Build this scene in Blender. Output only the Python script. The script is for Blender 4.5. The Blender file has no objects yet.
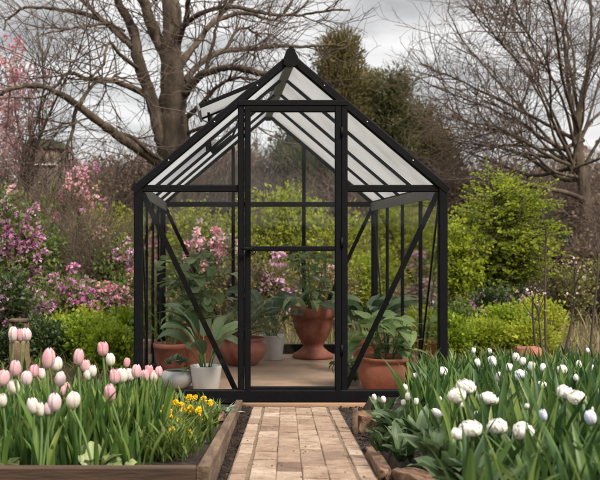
import bpy, math, random
import numpy as np
from mathutils import Vector
R = np.random.default_rng(11)
random.seed(5)
rad = math.radians
S = bpy.context.scene
COL = S.collection
F = 960.0                      # focal length of the photo in its pixels
CZ = 0.96                      # eye height
def W(px, py, Y):              # a spot of the photo at a chosen distance -> metres
    return np.array([(px-218.0)*Y/F, Y, CZ-(py-241.0)*Y/F])
def gz(x, y):                  # terrain height
    h = 0.077*max(0.0, 5.62-y)
    if y > 10: h += 0.03*(y-10) + (0.0005*(y-10)**2 if y < 40 else .45+0.035*(y-40))
    if y > 9: h += 0.05*math.sin(x*1.3+y*.7)*min(1, (y-9)/3)
    return h
# ------------------------------------------------------------------ materials
def new_mat(name):
    m = bpy.data.materials.new(name); m.use_nodes = True
    n = m.node_tree; n.nodes.clear()
    return m, n.nodes, n.links
def ramp(N, L, src, stops):
    r = N.new('ShaderNodeValToRGB'); el = r.color_ramp.elements
    while len(el) < len(stops): el.new(0.5)
    for e, (p, c) in zip(el, stops): e.position = p; e.color = (*c, 1)
    L.new(src, r.inputs[0]); return r.outputs[0]
def noise(N, L, scale, detail=5, rough=.6, vec=None, dist=0):
    t = N.new('ShaderNodeTexNoise'); t.inputs['Scale'].default_value = scale
    t.inputs['Detail'].default_value = detail; t.inputs['Roughness'].default_value = rough
    t.inputs['Distortion'].default_value = dist
    if vec is None:
        c = N.new('ShaderNodeTexCoord'); vec = c.outputs['Object']
    L.new(vec, t.inputs['Vector']); return t.outputs['Fac']
def solid(name, stops, scale=8, rough=.7, bump=.0, bscale=None, stretch=None, spec=.4, metal=0, dist=0):
    m, N, L = new_mat(name)
    o = N.new('ShaderNodeOutputMaterial'); b = N.new('ShaderNodeBsdfPrincipled')
    L.new(b.outputs[0], o.inputs[0])
    c = N.new('ShaderNodeTexCoord'); vec = c.outputs['Object']
    if stretch:
        mp = N.new('ShaderNodeMapping'); mp.inputs['Scale'].default_value = stretch
        L.new(vec, mp.inputs[0]); vec = mp.outputs[0]
    f = noise(N, L, scale, 7, .62, vec, dist)
    L.new(ramp(N, L, f, stops), b.inputs['Base Color'])
    b.inputs['Roughness'].default_value = rough; b.inputs['Specular IOR Level'].default_value = spec
    b.inputs['Metallic'].default_value = metal
    if bump:
        f2 = noise(N, L, bscale or scale*4, 6, .65, vec)
        bp = N.new('ShaderNodeBump'); bp.inputs['Strength'].default_value = bump
        bp.inputs['Distance'].default_value = .02
        L.new(f2, bp.inputs['Height']); L.new(bp.outputs[0], b.inputs['Normal'])
    return m
def leafmat(name, stops, trans=.35, rough=.5, vein=None, tip=None, spec=.3, edge=None):
    """leaf / petal colour: varies from leaf to leaf with the 'lf' attribute (u across, v along, random)"""
    m, N, L = new_mat(name)
    o = N.new('ShaderNodeOutputMaterial'); a = N.new('ShaderNodeAttribute'); a.attribute_name = 'lf'
    sp = N.new('ShaderNodeSeparateXYZ'); L.new(a.outputs['Vector'], sp.inputs[0])
    col = ramp(N, L, sp.outputs[2], stops)
    def mix(colA, colB, fac):
        x = N.new('ShaderNodeMix'); x.data_type = 'RGBA'
        L.new(fac, x.inputs[0]); L.new(colA, x.inputs[6])
        if isinstance(colB, tuple): x.inputs[7].default_value = (*colB, 1)
        else: L.new(colB, x.inputs[7])
        return x.outputs[2]
    # fine lengthwise streaks and blotches that belong to the leaf
    ms_ = N.new('ShaderNodeVectorMath'); ms_.operation = 'MULTIPLY'; ms_.inputs[1].default_value = (5, .8, 60); L.new(a.outputs['Vector'], ms_.inputs[0])
    fs_ = noise(N, L, 1.0, 4, .6, ms_.outputs[0]); gs_ = ramp(N, L, fs_, [(.3, (STREAK[0],)*3), (.7, (STREAK[1],)*3)])
    xs_ = N.new('ShaderNodeMix'); xs_.data_type = 'RGBA'; xs_.blend_type = 'MULTIPLY'; xs_.inputs[0].default_value = 1; L.new(col, xs_.inputs[6]); L.new(gs_, xs_.inputs[7]); col = xs_.outputs[2]
    if tip:                     # (colour, ramp stops along the length)
        f = ramp(N, L, sp.outputs[1], [(p, (q, q, q)) for p, q in tip[1]])
        col = mix(col, tip[0], f)
    if edge:                    # paler margins
        ab = N.new('ShaderNodeMath'); ab.operation = 'ABSOLUTE'; L.new(sp.outputs[0], ab.inputs[0])
        f = ramp(N, L, ab.outputs[0], [(.2, (0,)*3), (.95, (.85,)*3)])
        col = mix(col, edge, f)
    if vein:                    # pale mid rib and side veins
        ab = N.new('ShaderNodeMath'); ab.operation = 'ABSOLUTE'; L.new(sp.outputs[0], ab.inputs[0])
        f = ramp(N, L, ab.outputs[0], [(0, (.7,)*3), (.10, (.0,)*3)])
        col = mix(col, vein, f)
        k = N.new('ShaderNodeMath'); k.operation = 'MULTIPLY_ADD'; L.new(ab.outputs[0], k.inputs[0]); k.inputs[1].default_value = -.28
        L.new(sp.outputs[1], k.inputs[2])
        q = N.new('ShaderNodeMath'); q.operation = 'MULTIPLY'; L.new(k.outputs[0], q.inputs[0]); q.inputs[1].default_value = 9
        fr = N.new('ShaderNodeMath'); fr.operation = 'FRACT'; L.new(q.outputs[0], fr.inputs[0])
        f = ramp(N, L, fr.outputs[0], [(0, (.45,)*3), (.22, (0,)*3), (.9, (0,)*3), (1, (.45,)*3)])
        col = mix(col, vein, f)
    d = N.new('ShaderNodeBsdfPrincipled'); L.new(col, d.inputs['Base Color'])
    d.inputs['Roughness'].default_value = rough; d.inputs['Specular IOR Level'].default_value = spec
    t = N.new('ShaderNodeBsdfTranslucent'); L.new(col, t.inputs[0])
    ms = N.new('ShaderNodeMixShader'); ms.inputs[0].default_value = trans
    L.new(d.outputs[0], ms.inputs[1]); L.new(t.outputs[0], ms.inputs[2]); L.new(ms.outputs[0], o.inputs[0])
    return m
M = {}; STREAK = (.68, 1.25)
M['metal'] = solid('black_powder_coat', [(.3, (.0030, .0030, .0036)), (.7, (.0055, .0055, .0065))], 30, .6, .05, 300, spec=.10)
M['grey_metal'] = solid('grey_plate', [(.3, (.15, .15, .155)), (.7, (.22, .22, .225))], 20, .45, spec=.5)
M['wood'] = solid('weathered_plank', [(.25, (.035, .021, .013)), (.5, (.105, .066, .04)), (.75, (.20, .138, .09))], 14, .9, .9, 30, (1, .12, 1), dist=.8)
M['wood_shaded'] = solid('shaded_plank', [(.3, (.022, .013, .008)), (.55, (.075, .042, .024)), (.8, (.17, .10, .055))], 9, .9, .5, 30, (.12, 1, 1), dist=.8)  # front plank: the shade on its face is put into the wood colour
M['strip'] = solid('timber_strip', [(.3, (.20, .11, .06)), (.7, (.36, .22, .13))], 12, .8, .3, 30, (.15, 1, 1))
M['brick'] = solid('sandy_brick', [(.2, (.26, .155, .095)), (.45, (.45, .30, .19)), (.6, (.52, .38, .26)), (.85, (.60, .48, .36))], 6, .85, .6, 45)
M['joint'] = solid('path_sand', [(.3, (.10, .065, .04)), (.7, (.22, .15, .10))], 30, .95, .6, 80)
M['soil'] = solid('dark_soil', [(.35, (.009, .005, .003)), (.58, (.030, .0175, .0105)), (.8, (.085, .052, .032))], 22, .95, 1.0, 60)
M['floor'] = solid('greenhouse_paving', [(.25, (.25, .16, .11)), (.5, (.39, .265, .19)), (.8, (.50, .365, .27))], 3.5, .75, .25, 30)
M['terracotta'] = solid('terracotta', [(.25, (.20, .062, .036)), (.5, (.32, .105, .062)), (.85, (.44, .20, .14))], 7, .75, .25, 60)
M['terracotta_red'] = solid('aged_terracotta', [(.25, (.16, .05, .032)), (.5, (.25, .078, .05)), (.8, (.37, .15, .105))], 9, .7, .3, 50)
M['ceramic'] = solid('white_glazed_pot', [(.3, (.55, .54, .53)), (.7, (.68, .67, .66))], 6, .35, .05, 40)
M['stonebowl'] = solid('pale_stone_bowl', [(.3, (.36, .36, .36)), (.7, (.55, .55, .54))], 12, .6, .2, 70)
M['block'] = solid('rough_timber_block', [(.25, (.05, .026, .016)), (.5, (.17, .095, .056)), (.75, (.36, .24, .16))], 9, .9, .9, 26, (1, 1, .5), dist=.6)
M['brick_red'] = solid('red_clay', [(.3, (.22, .07, .05)), (.7, (.34, .13, .09))], 14, .85, .4, 50)
M['pink_stone'] = solid('pinkish_stone', [(.3, (.42, .28, .25)), (.7, (.6, .46, .42))], 9, .8, .3, 40)
M['post'] = solid('old_stump', [(.25, (.07, .042, .026)), (.6, (.20, .12, .075)), (.85, (.32, .2, .13))], 8, .9, .8, 22)
M['pink_pot'] = solid('pink_glaze', [(.3, (.62, .32, .32)), (.7, (.75, .48, .48))], 10, .5)
M['pale_rock'] = solid('pale_rock', [(.3, (.42, .38, .36)), (.7, (.62, .58, .56))], 5, .9, .6, 20)
M['boards'] = solid('shed_boards', [(.3, (.05, .04, .032)), (.5, (.10, .075, .058)), (.75, (.22, .17, .13))], 3, .9, .3, 20, (6, 6, .3))
M['moss'] = solid('mossy_roof', [(.3, (.03, .03, .018)), (.7, (.085, .08, .045))], 4, .95, .6, 20)
M['pale_wall'] = solid('pale_wall', [(.3, (.40, .37, .35)), (.7, (.58, .55, .52))], 4, .9, .2, 20)
M['bark'] = solid('grey_brown_bark', [(.3, (.025, .018, .012)), (.48, (.075, .054, .037)), (.7, (.155, .118, .083))], 7, .9, 1.6, 20, (1, 1, .22), dist=.5)
M['twig'] = solid('twig_bark', [(.3, (.055, .037, .028)), (.7, (.125, .09, .07))], 3, .9)
M['twig_dark'] = solid('dark_twig_bark', [(.3, (.04, .028, .02)), (.7, (.085, .062, .047))], 3, .9)
M['stem'] = solid('green_stem', [(.3, (.07, .12, .03)), (.7, (.12, .19, .06))], 10, .5)
# leaves
M['tulip_leaf'] = leafmat('tulip_leaf', [(0, (.030, .064, .016)), (.4, (.062, .125, .028)), (.8, (.125, .20, .042)), (1, (.20, .255, .06))], .35, .42)
M['tulip_leaf_deep'] = leafmat('deep_tulip_leaf', [(0, (.024, .056, .016)), (.5, (.050, .108, .028)), (.85, (.11, .18, .042)), (1, (.17, .225, .06))], .35, .42)
M['broad'] = leafmat('broad_blue_green_leaf', [(0, (.035, .065, .026)), (.5, (.062, .105, .042)), (1, (.11, .16, .07))], .3, .45, vein=(.12, .17, .08))
M['lettuce'] = leafmat('pale_lettuce_leaf', [(0, (.19, .25, .09)), (1, (.33, .38, .17))], .35, .5, vein=(.42, .46, .28))
M['big'] = leafmat('dark_paddle_leaf', [(0, (.065, .11, .05)), (.5, (.115, .175, .08)), (1, (.18, .245, .12))], .4, .38, vein=(.17, .23, .13))
M['big_deep'] = leafmat('deep_paddle_leaf', [(0, (.04, .07, .036)), (.5, (.07, .115, .057)), (1, (.115, .17, .085))], .4, .38, vein=(.1, .15, .08))
M['heart'] = leafmat('mid_green_heart_leaf', [(0, (.15, .235, .08)), (.5, (.23, .325, .12)), (1, (.31, .41, .16))], .45, .42, vein=(.26, .34, .15))
M['round'] = leafmat('soft_round_leaf', [(0, (.20, .28, .12)), (.5, (.31, .40, .19)), (1, (.40, .49, .27))], .5, .5, vein=(.2, .3, .14))
M['fern'] = leafmat('fern_leaf', [(0, (.09, .15, .05)), (.5, (.14, .22, .07)), (1, (.21, .30, .11))], .35, .5)
M['succ'] = leafmat('grey_green_leaf', [(0, (.16, .24, .14)), (1, (.30, .39, .25))], .3, .5)
M['lime'] = leafmat('lime_leaf', [(0, (.16, .20, .018)), (.45, (.30, .335, .028)), (.8, (.40, .42, .042)), (1, (.48, .48, .08))], .55, .5)
M['lime_bright'] = leafmat('bright_lime_leaf', [(0, (.10, .16, .012)), (.45, (.21, .29, .018)), (1, (.36, .42, .04))], .45, .5)
M['maple'] = leafmat('spring_maple_leaf', [(0, (.12, .165, .014)), (.4, (.235, .295, .022)), (.75, (.33, .385, .034)), (1, (.42, .45, .06))], .55, .5)
M['green'] = leafmat('mid_green_leaf', [(0, (.05, .085, .018)), (.5, (.105, .155, .03)), (1, (.18, .23, .05))], .4, .5)
M['darkgreen'] = leafmat('dark_green_leaf', [(0, (.018, .034, .012)), (.5, (.04, .065, .02)), (1, (.08, .11, .03))], .3, .5)
M['olive'] = leafmat('olive_leaf', [(0, (.09, .085, .03)), (.5, (.17, .155, .05)), (1, (.27, .235, .08))], .35, .6)
M['conifer'] = leafmat('bronze_conifer', [(0, (.06, .05, .018)), (.45, (.12, .10, .034)), (.8, (.17, .145, .05)), (1, (.24, .17, .08))], .4, .6)
M['conifer_green'] = leafmat('green_conifer', [(0, (.05, .055, .022)), (.5, (.10, .105, .036)), (1, (.17, .16, .06))], .4, .6)
M['brown'] = leafmat('brown_leaf', [(0, (.09, .06, .042)), (.5, (.18, .125, .088)), (1, (.28, .21, .15))], .3, .7)
M['rust'] = leafmat('red_brown_leaf', [(0, (.05, .022, .02)), (.5, (.09, .045, .04)), (1, (.15, .085, .07))], .3, .7)
M['dry'] = leafmat('dry_grass', [(0, (.13, .085, .055)), (.4, (.21, .145, .092)), (.75, (.22, .19, .085)), (1, (.33, .25, .17))], .3, .7)
M['meadow'] = leafmat('meadow_grass', [(0, (.075, .085, .022)), (.5, (.15, .15, .04)), (1, (.26, .22, .085))], .35, .6)
M['magenta'] = leafmat('magenta_blossom', [(0, (.42, .12, .29)), (.5, (.60, .24, .44)), (1, (.72, .44, .60))], .4, .5)
M['lilac'] = leafmat('lilac_blossom', [(0, (.46, .22, .38)), (.5, (.64, .37, .52)), (1, (.76, .56, .66))], .4, .5)
M['pink'] = leafmat('pink_blossom', [(0, (.58, .20, .27)), (.5, (.72, .36, .43)), (1, (.80, .56, .59))], .4, .5)
M['paleblossom'] = leafmat('pale_pink_blossom', [(0, (.52, .30, .32)), (.5, (.64, .44, .45)), (1, (.76, .62, .62))], .4, .5)
M['coral'] = leafmat('coral_blossom', [(0, (.65, .12, .07)), (.5, (.72, .22, .13)), (1, (.78, .36, .22))], .4, .5)
M['yellow'] = leafmat('golden_petal', [(0, (.78, .48, .01)), (.5, (.82, .60, .014)), (1, (.84, .68, .04))], .3, .5)
STREAK = (.90, 1.04)
PT = [(0, .85), (.22, .55), (.55, .1), (.85, .0), (1, .25)]
M['t_pink'] = leafmat('pink_tulip_petal', [(0, (.72, .34, .40)), (1, (.78, .46, .50))], .45, .45, edge=(.80, .62, .63), tip=((.78, .68, .62), PT))
M['t_deep'] = leafmat('rose_tulip_petal', [(0, (.68, .24, .31)), (1, (.76, .38, .43))], .45, .45, edge=(.80, .54, .56), tip=((.78, .62, .58), PT))
M['t_blush'] = leafmat('blush_tulip_petal', [(0, (.74, .52, .56)), (1, (.80, .62, .63))], .45, .45, edge=(.82, .76, .75), tip=((.80, .75, .68), PT))
M['t_cream'] = leafmat('cream_tulip_petal', [(0, (.76, .68, .62)), (1, (.80, .75, .71))], .4, .45, tip=((.76, .76, .58), PT))
M['w_cream'] = leafmat('cream_white_petal', [(0, (.74, .68, .58)), (1, (.80, .77, .70))], .3, .5, tip=((.8, .79, .74), [(0, 0), (1, 1)]))
M['w_white'] = leafmat('white_petal', [(0, (.78, .77, .74)), (1, (.80, .80, .78))], .3, .5)
M['w_blue'] = leafmat('bluish_white_petal', [(0, (.62, .62, .76)), (1, (.72, .72, .82))], .3, .5)
def glass():
    m, N, L = new_mat('clear_glazing')
    o = N.new('ShaderNodeOutputMaterial'); t = N.new('ShaderNodeBsdfTransparent'); t.inputs[0].default_value = (.985, .99, .988, 1)
    g = N.new('ShaderNodeBsdfGlossy'); g.inputs['Roughness'].default_value = .03
    f = N.new('ShaderNodeFresnel'); f.inputs[0].default_value = 1.45
    k = N.new('ShaderNodeMath'); k.operation = 'MULTIPLY'; k.inputs[1].default_value = .42; L.new(f.outputs[0], k.inputs[0])
    x = N.new('ShaderNodeMixShader'); L.new(k.outputs[0], x.inputs[0]); L.new(t.outputs[0], x.inputs[1]); L.new(g.outputs[0], x.inputs[2])
    L.new(x.outputs[0], o.inputs[0]); return m
M['glass'] = glass()
def twinwall():
    m, N, L = new_mat('twin_wall_roof_panel')
    o = N.new('ShaderNodeOutputMaterial')
    d = N.new('ShaderNodeBsdfTranslucent'); L.new(ramp(N, L, noise(N, L, 2.3, 6, .65, None, .5), [(.3, (.74, .74, .73)), (.5, (.93, .93, .93)), (.7, (.985, .985, .985))]), d.inputs[0])
    rf = N.new('ShaderNodeBsdfRefraction'); rf.inputs['Roughness'].default_value = .18; rf.inputs['IOR'].default_value = 1.12
    rf.inputs[0].default_value = (.95, .95, .96, 1)
    tr = N.new('ShaderNodeBsdfTransparent'); tr.inputs[0].default_value = (.95, .95, .96, 1)
    g = N.new('ShaderNodeBsdfDiffuse'); g.inputs[0].default_value = (.8, .8, .8, 1)
    a = N.new('ShaderNodeMixShader'); a.inputs[0].default_value = .52; L.new(d.outputs[0], a.inputs[1]); L.new(rf.outputs[0], a.inputs[2])
    b = N.new('ShaderNodeMixShader'); b.inputs[0].default_value = .10; L.new(a.outputs[0], b.inputs[1]); L.new(tr.outputs[0], b.inputs[2])
    c = N.new('ShaderNodeMixShader'); c.inputs[0].default_value = .12; L.new(b.outputs[0], c.inputs[1]); L.new(g.outputs[0], c.inputs[2])
    L.new(c.outputs[0], o.inputs[0]); return m
M['roof'] = twinwall()
# ------------------------------------------------------------------ mesh builder
class MB:
    def __init__(s): s.v = []; s.f = []; s.a = []; s.n = 0
    def add(s, V, faces, A=None):
        V = np.asarray(V, float).reshape(-1, 3)
        if A is None: A = np.zeros((len(V), 3)); A[:, 2] = .5
        s.v.append(V); s.a.append(np.asarray(A, float).reshape(-1, 3))
        for fc in (faces if isinstance(faces, list) else [faces]):
            fc = np.asarray(fc, int)
            if fc.ndim == 1: fc = fc[None]
            s.f.append(fc+s.n)
        s.n += len(V)
    def mesh(s, name, mat, smooth=True):
        me = bpy.data.meshes.new(name)
        V = np.concatenate(s.v).astype(np.float32); A = np.concatenate(s.a).astype(np.float32)
        loops = np.concatenate([f.ravel() for f in s.f]).astype(np.int32)
        cnt = np.concatenate([np.full(len(f), f.shape[1]) for f in s.f]).astype(np.int32)
        st = np.concatenate([[0], np.cumsum(cnt)[:-1]]).astype(np.int32)
        me.vertices.add(len(V)); me.vertices.foreach_set('co', V.ravel())
        me.loops.add(len(loops)); me.loops.foreach_set('vertex_index', loops)
        me.polygons.add(len(cnt)); me.polygons.foreach_set('loop_start', st)
        try: me.polygons.foreach_set('loop_total', cnt)
        except Exception: pass
        me.polygons.foreach_set('use_smooth', np.full(len(cnt), smooth))
        at = me.attributes.new('lf', 'FLOAT_VECTOR', 'POINT'); at.data.foreach_set('vector', A.ravel())
        me.update(calc_edges=True); me.validate()
        me.materials.append(mat); return me
def link(name, me, parent=None, loc=None):
    o = bpy.data.objects.new(name, me); COL.objects.link(o)
    if parent is not None: o.parent = parent
    if loc is not None: o.location = [float(c) for c in loc]
    return o
def tag(o, label=None, cat=None, group=None, kind=None):
    if label: o['label'] = label
    if cat: o['category'] = cat
    if group: o['group'] = group
    if kind: o['kind'] = kind
    return o
def thing(name, label, cat, loc=(0, 0, 0), group=None):
    return tag(link(name, None, None, loc), label, cat, group)
def put(b, name, mat, parent=None, loc=None, smooth=True):
    return link(name, b.mesh(name, mat, smooth), parent, loc)
def grid_faces(nu, nv, off=0):
    i = np.arange(nu-1)[:, None]*nv+np.arange(nv-1)[None]
    i = i.ravel(); return np.stack([i, i+1, i+nv+1, i+nv], 1)+off
def bar(b, p, q, w, h, up=(0, 0, 1), ch=.12):
    """straight bar with chamfered rectangular section, w across, h along 'up'"""
    p = np.array(p, float); q = np.array(q, float); t = q-p; t /= np.linalg.norm(t)
    u = np.array(up, float); sd = np.cross(t, u); sd /= np.linalg.norm(sd); u = np.cross(sd, t)
    c = min(w, h)*ch; a, e = w/2, h/2
    pr = [(-a+c, -e), (a-c, -e), (a, -e+c), (a, e-c), (a-c, e), (-a+c, e), (-a, e-c), (-a, -e+c)]
    V = [c0+x*sd+y*u for c0 in (p, q) for x, y in pr]
    fs = [[i, (i+1) % 8, (i+1) % 8+8, i+8] for i in range(8)]
    b.add(V, [np.array(fs), np.arange(8)[::-1][None], np.arange(8, 16)[None]])
def box(b, lo, hi, ch=.1):
    lo = np.array(lo, float); hi = np.array(hi, float); c = (lo+hi)/2
    bar(b, (c[0], lo[1], c[2]), (c[0], hi[1], c[2]), hi[0]-lo[0], hi[2]-lo[2], ch=ch)
def prism(b, pts, off):
    """flat polygon pts given thickness by the vector off"""
    P = np.array(pts, float); n = len(P); Q = P+np.array(off)
    b.add(np.concatenate([P, Q]), [np.arange(n)[None], (np.arange(n)[::-1]+n)[None],
          np.array([[i, i+n, (i+1) % n+n, (i+1) % n] for i in range(n)])])
def lathe(b, prof, seg=40, c=(0, 0, 0), wob=0):
    pr = np.array(prof, float); a = np.linspace(0, 2*math.pi, seg, endpoint=False)
    V = np.stack([pr[:, 0, None]*np.cos(a), pr[:, 0, None]*np.sin(a), np.repeat(pr[:, 1, None], seg, 1)], -1)
    i = np.arange(len(pr)-1)[:, None]*seg; j = np.arange(seg)[None]; k = (j+1) % seg
    fs = np.stack([i+j, i+k, i+seg+k, i+seg+j], -1).reshape(-1, 4)
    b.add(V.reshape(-1, 3)+np.array(c), fs)
def tubes(b, P, r, sides=5):
    """P (N,K,3) polylines, r (N,K)"""
    P = np.asarray(P, float); r = np.asarray(r, float)
    if P.ndim == 2: P = P[None]; r = r[None]
    N, K, _ = P.shape
    T = np.gradient(P, axis=1); T /= np.linalg.norm(T, axis=2, keepdims=True)+1e-9
    mean = T.mean(1); ref = np.where((np.abs(mean[:, 2]) > .75)[:, None], np.array([[1., .15, 0]]), np.array([[0, 0.1, 1.]]))
    U = np.cross(T, ref[:, None]); U /= np.linalg.norm(U, axis=2, keepdims=True)+1e-9
    Vv = np.cross(T, U); a = np.linspace(0, 2*math.pi, sides, endpoint=False)
    X = P[:, :, None]+r[:, :, None, None]*(np.cos(a)[None, None, :, None]*U[:, :, None]+np.sin(a)[None, None, :, None]*Vv[:, :, None])
    n = (np.arange(N)*K*sides)[:, None, None]; k = (np.arange(K-1)*sides)[None, :, None]; j = np.arange(sides)[None, None]
    j2 = (j+1) % sides
    fs = np.stack([n+k+j, n+k+j2, n+k+sides+j2, n+k+sides+j], -1).reshape(-1, 4)
    b.add(X.reshape(-1, 3), fs)
def spline(pts, n):
    P = np.array(pts, float); K = len(P)
    Q = np.concatenate([[2*P[0]-P[1]], P, [2*P[-1]-P[-2]]]); t = np.linspace(0, K-1, n); out = []
    for x in t:
        i = min(int(x), K-2); f = x-i; a, c, d, e = Q[i:i+4]
        out.append(.5*((2*c)+(d-a)*f+(2*a-5*c+4*d-e)*f*f+(-a+3*c-3*d+e)*f**3))
    return np.array(out)
def unit(v): return v/(np.linalg.norm(v, axis=-1, keepdims=True)+1e-9)
def grow(P0, D0, Ln, K=6, wander=.25, up=.0, rng=R):
    """vectorised wandering shoots -> (N,K,3)"""
    P = [P0]; D = unit(D0); st = (Ln/(K-1))[:, None]
    for _ in range(K-1):
        D = unit(D+rng.normal(0, wander, D.shape)+np.array([0, 0, up])); P.append(P[-1]+D*st)
    return np.stack(P, 1)
def sprout(par, n, Ln, ang=.75, lo=.25, rng=R, K=5, wander=.25, up=.05):
    """n side shoots from the polylines 'par'"""
    N, Kp, _ = par.shape; i = rng.integers(0, N, n); s = rng.uniform(lo, .98, n)*(Kp-1); k = np.minimum(s.astype(int), Kp-2); f = (s-k)[:, None]
    p = par[i, k]*(1-f)+par[i, k+1]*f; t = unit(par[i, k+1]-par[i, k])
    d = unit(t*math.cos(ang)+unit(rng.normal(0, 1, (n, 3)))*math.sin(ang))
    return grow(p, d, Ln if np.ndim(Ln) else np.full(n, Ln)*rng.uniform(.5, 1.3, n), K, wander, up, rng)
PROF = {'blade': [(0, .55), (.15, .85), (.4, 1), (.65, .85), (.85, .5), (1, .03)],
        'paddle': [(0, .12), (.12, .6), (.3, .95), (.5, 1), (.75, .72), (.9, .35), (1, .02)],
        'heart': [(0, .55), (.08, .9), (.22, 1), (.45, .88), (.7, .52), (.88, .2), (1, .02)],
        'round': [(0, .45), (.15, .9), (.4, 1), (.65, .95), (.85, .65), (1, .1)],
        'thin': [(0, .3), (.3, 1), (.7, .7), (1, .03)],
        'lance': [(0, .15), (.35, 1), (.7, .7), (1, .03)]}
def strips(b, base, az, el, Ln, wd, droop, prof='blade', K=7, fold=.25, wave=.0, rnd=None, twist=None, cols=3, rng=R):
    """ribbon leaves: base (N,3), azimuth, starting elevation, length, half width, total droop angle"""
    base = np.asarray(base, float).reshape(-1, 3); N = len(base)
    g = lambda x: np.broadcast_to(np.asarray(x, float), (N,)).astype(float)
    az, el, Ln, wd, droop = map(g, (az, el, Ln, wd, droop))
    s = np.linspace(0, 1, K); e = el[:, None]-droop[:, None]*s[None]**1.3
    st = Ln[:, None]/(K-1)
    hx = np.concatenate([np.zeros((N, 1)), np.cumsum(np.cos(e[:, :-1])*st, 1)], 1)
    hz = np.concatenate([np.zeros((N, 1)), np.cumsum(np.sin(e[:, :-1])*st, 1)], 1)
    ca, sa = np.cos(az)[:, None], np.sin(az)[:, None]
    mid = np.stack([hx*ca, hx*sa, hz], -1)+base[:, None]
    side = np.stack([-sa+0*e, ca+0*e, 0*e], -1)
    nor = np.stack([-np.sin(e)*ca, -np.sin(e)*sa, np.cos(e)], -1)
    if twist is not None:
        tw = g(twist)[:, None, None]*s[None, :, None]; side, nor = side*np.cos(tw)+nor*np.sin(tw), nor*np.cos(tw)-side*np.sin(tw)
    pf = np.array(PROF[prof]); w = np.interp(s, pf[:, 0], pf[:, 1])[None]*wd[:, None]
    u = np.linspace(-1, 1, cols)
    ph = rng.uniform(0, 6.28, N)
    X = mid[:, :, None]+side[:, :, None]*(w[:, :, None]*u)[..., None]
    lift = fold*np.abs(u)[None, None]*w[:, :, None]+wave*np.abs(u)[None, None]*w[:, :, None]*np.sin(s[None, :, None]*15+ph[:, None, None]+u*1.5)
    X = X+nor[:, :, None]*lift[..., None]
    rn = rng.uniform(0, 1, N) if rnd is None else g(rnd)
    A = np.zeros((N, K, cols, 3)); A[..., 0] = u; A[..., 1] = s[None, :, None]; A[..., 2] = rn[:, None, None]
    f = grid_faces(K, cols); fs = (f[None]+(np.arange(N)*K*cols)[:, None, None]).reshape(-1, 4)
    b.add(X.reshape(-1, 3), fs, A)
LEAF_V = np.array([[0, 0, 0], [.36, .42, .10], [0, 1, -.08], [-.36, .42, .10], [0, .45, 0]])
LEAF_F = np.array([[0, 1, 4], [1, 2, 4], [2, 3, 4], [3, 0, 4]])
NEED_V = np.array([[0, 0, 0], [.16, .45, .03], [0, 1, 0], [-.16, .45, .03]])
NEED_F = np.array([[0, 1, 2, 3]])
def scatter(b, P, D, size, rnd, tv=LEAF_V, tf=LEAF_F, rng=R):
    """copies of a small leaf at P pointing along D"""
    N = len(P)
    if N == 0: return
    D = unit(D); q = unit(np.cross(D, unit(rng.normal(0, 1, (N, 3)))+np.array([0, 0, .0]))); n = np.cross(q, D)
    flip = np.where(n[:, 2] < 0, -1, 1)[:, None]; n = n*flip; q = q*flip
    sz = np.broadcast_to(size, (N,))[:, None, None]
    X = P[:, None]+sz*(tv[None, :, :1]*q[:, None]+tv[None, :, 1:2]*D[:, None]+tv[None, :, 2:]*n[:, None])
    A = np.zeros((N, len(tv), 3)); A[:, :, 0] = tv[None, :, 0]; A[:, :, 1] = tv[None, :, 1]; A[:, :, 2] = np.clip(rnd, 0, 1)[:, None]
    fs = (tf[None]+(np.arange(N)*len(tv))[:, None, None]).reshape(-1, tf.shape[1])
    b.add(X.reshape(-1, 3), fs, A)
def crown_points(n, w, d, h, z0, lumps, rng, hollow=.45, top=1.0):
    """clump centres spread through an uneven crown: ellipsoid built of offset lumps"""
    u = unit(rng.normal(0, 1, (lumps, 3))); c = u*rng.uniform(.25, .72, lumps)[:, None]
    rr = rng.uniform(.28, .5, lumps)
    i = rng.integers(0, lumps, n); v = unit(rng.normal(0, 1, (n, 3)))
    p = c[i]+v*(rr[i]*rng.uniform(hollow, 1.05, n)**.6)[:, None]
    out = unit(p)*.5+v*.7
    P = p*np.array([w/2, d/2, h/2])+np.array([0, 0, z0+h/2])
    P[:, 2] = np.maximum(P[:, 2], .02+rng.uniform(0, .06, n))
    return P, out, rng.uniform(0, 1, lumps)[i]
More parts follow.
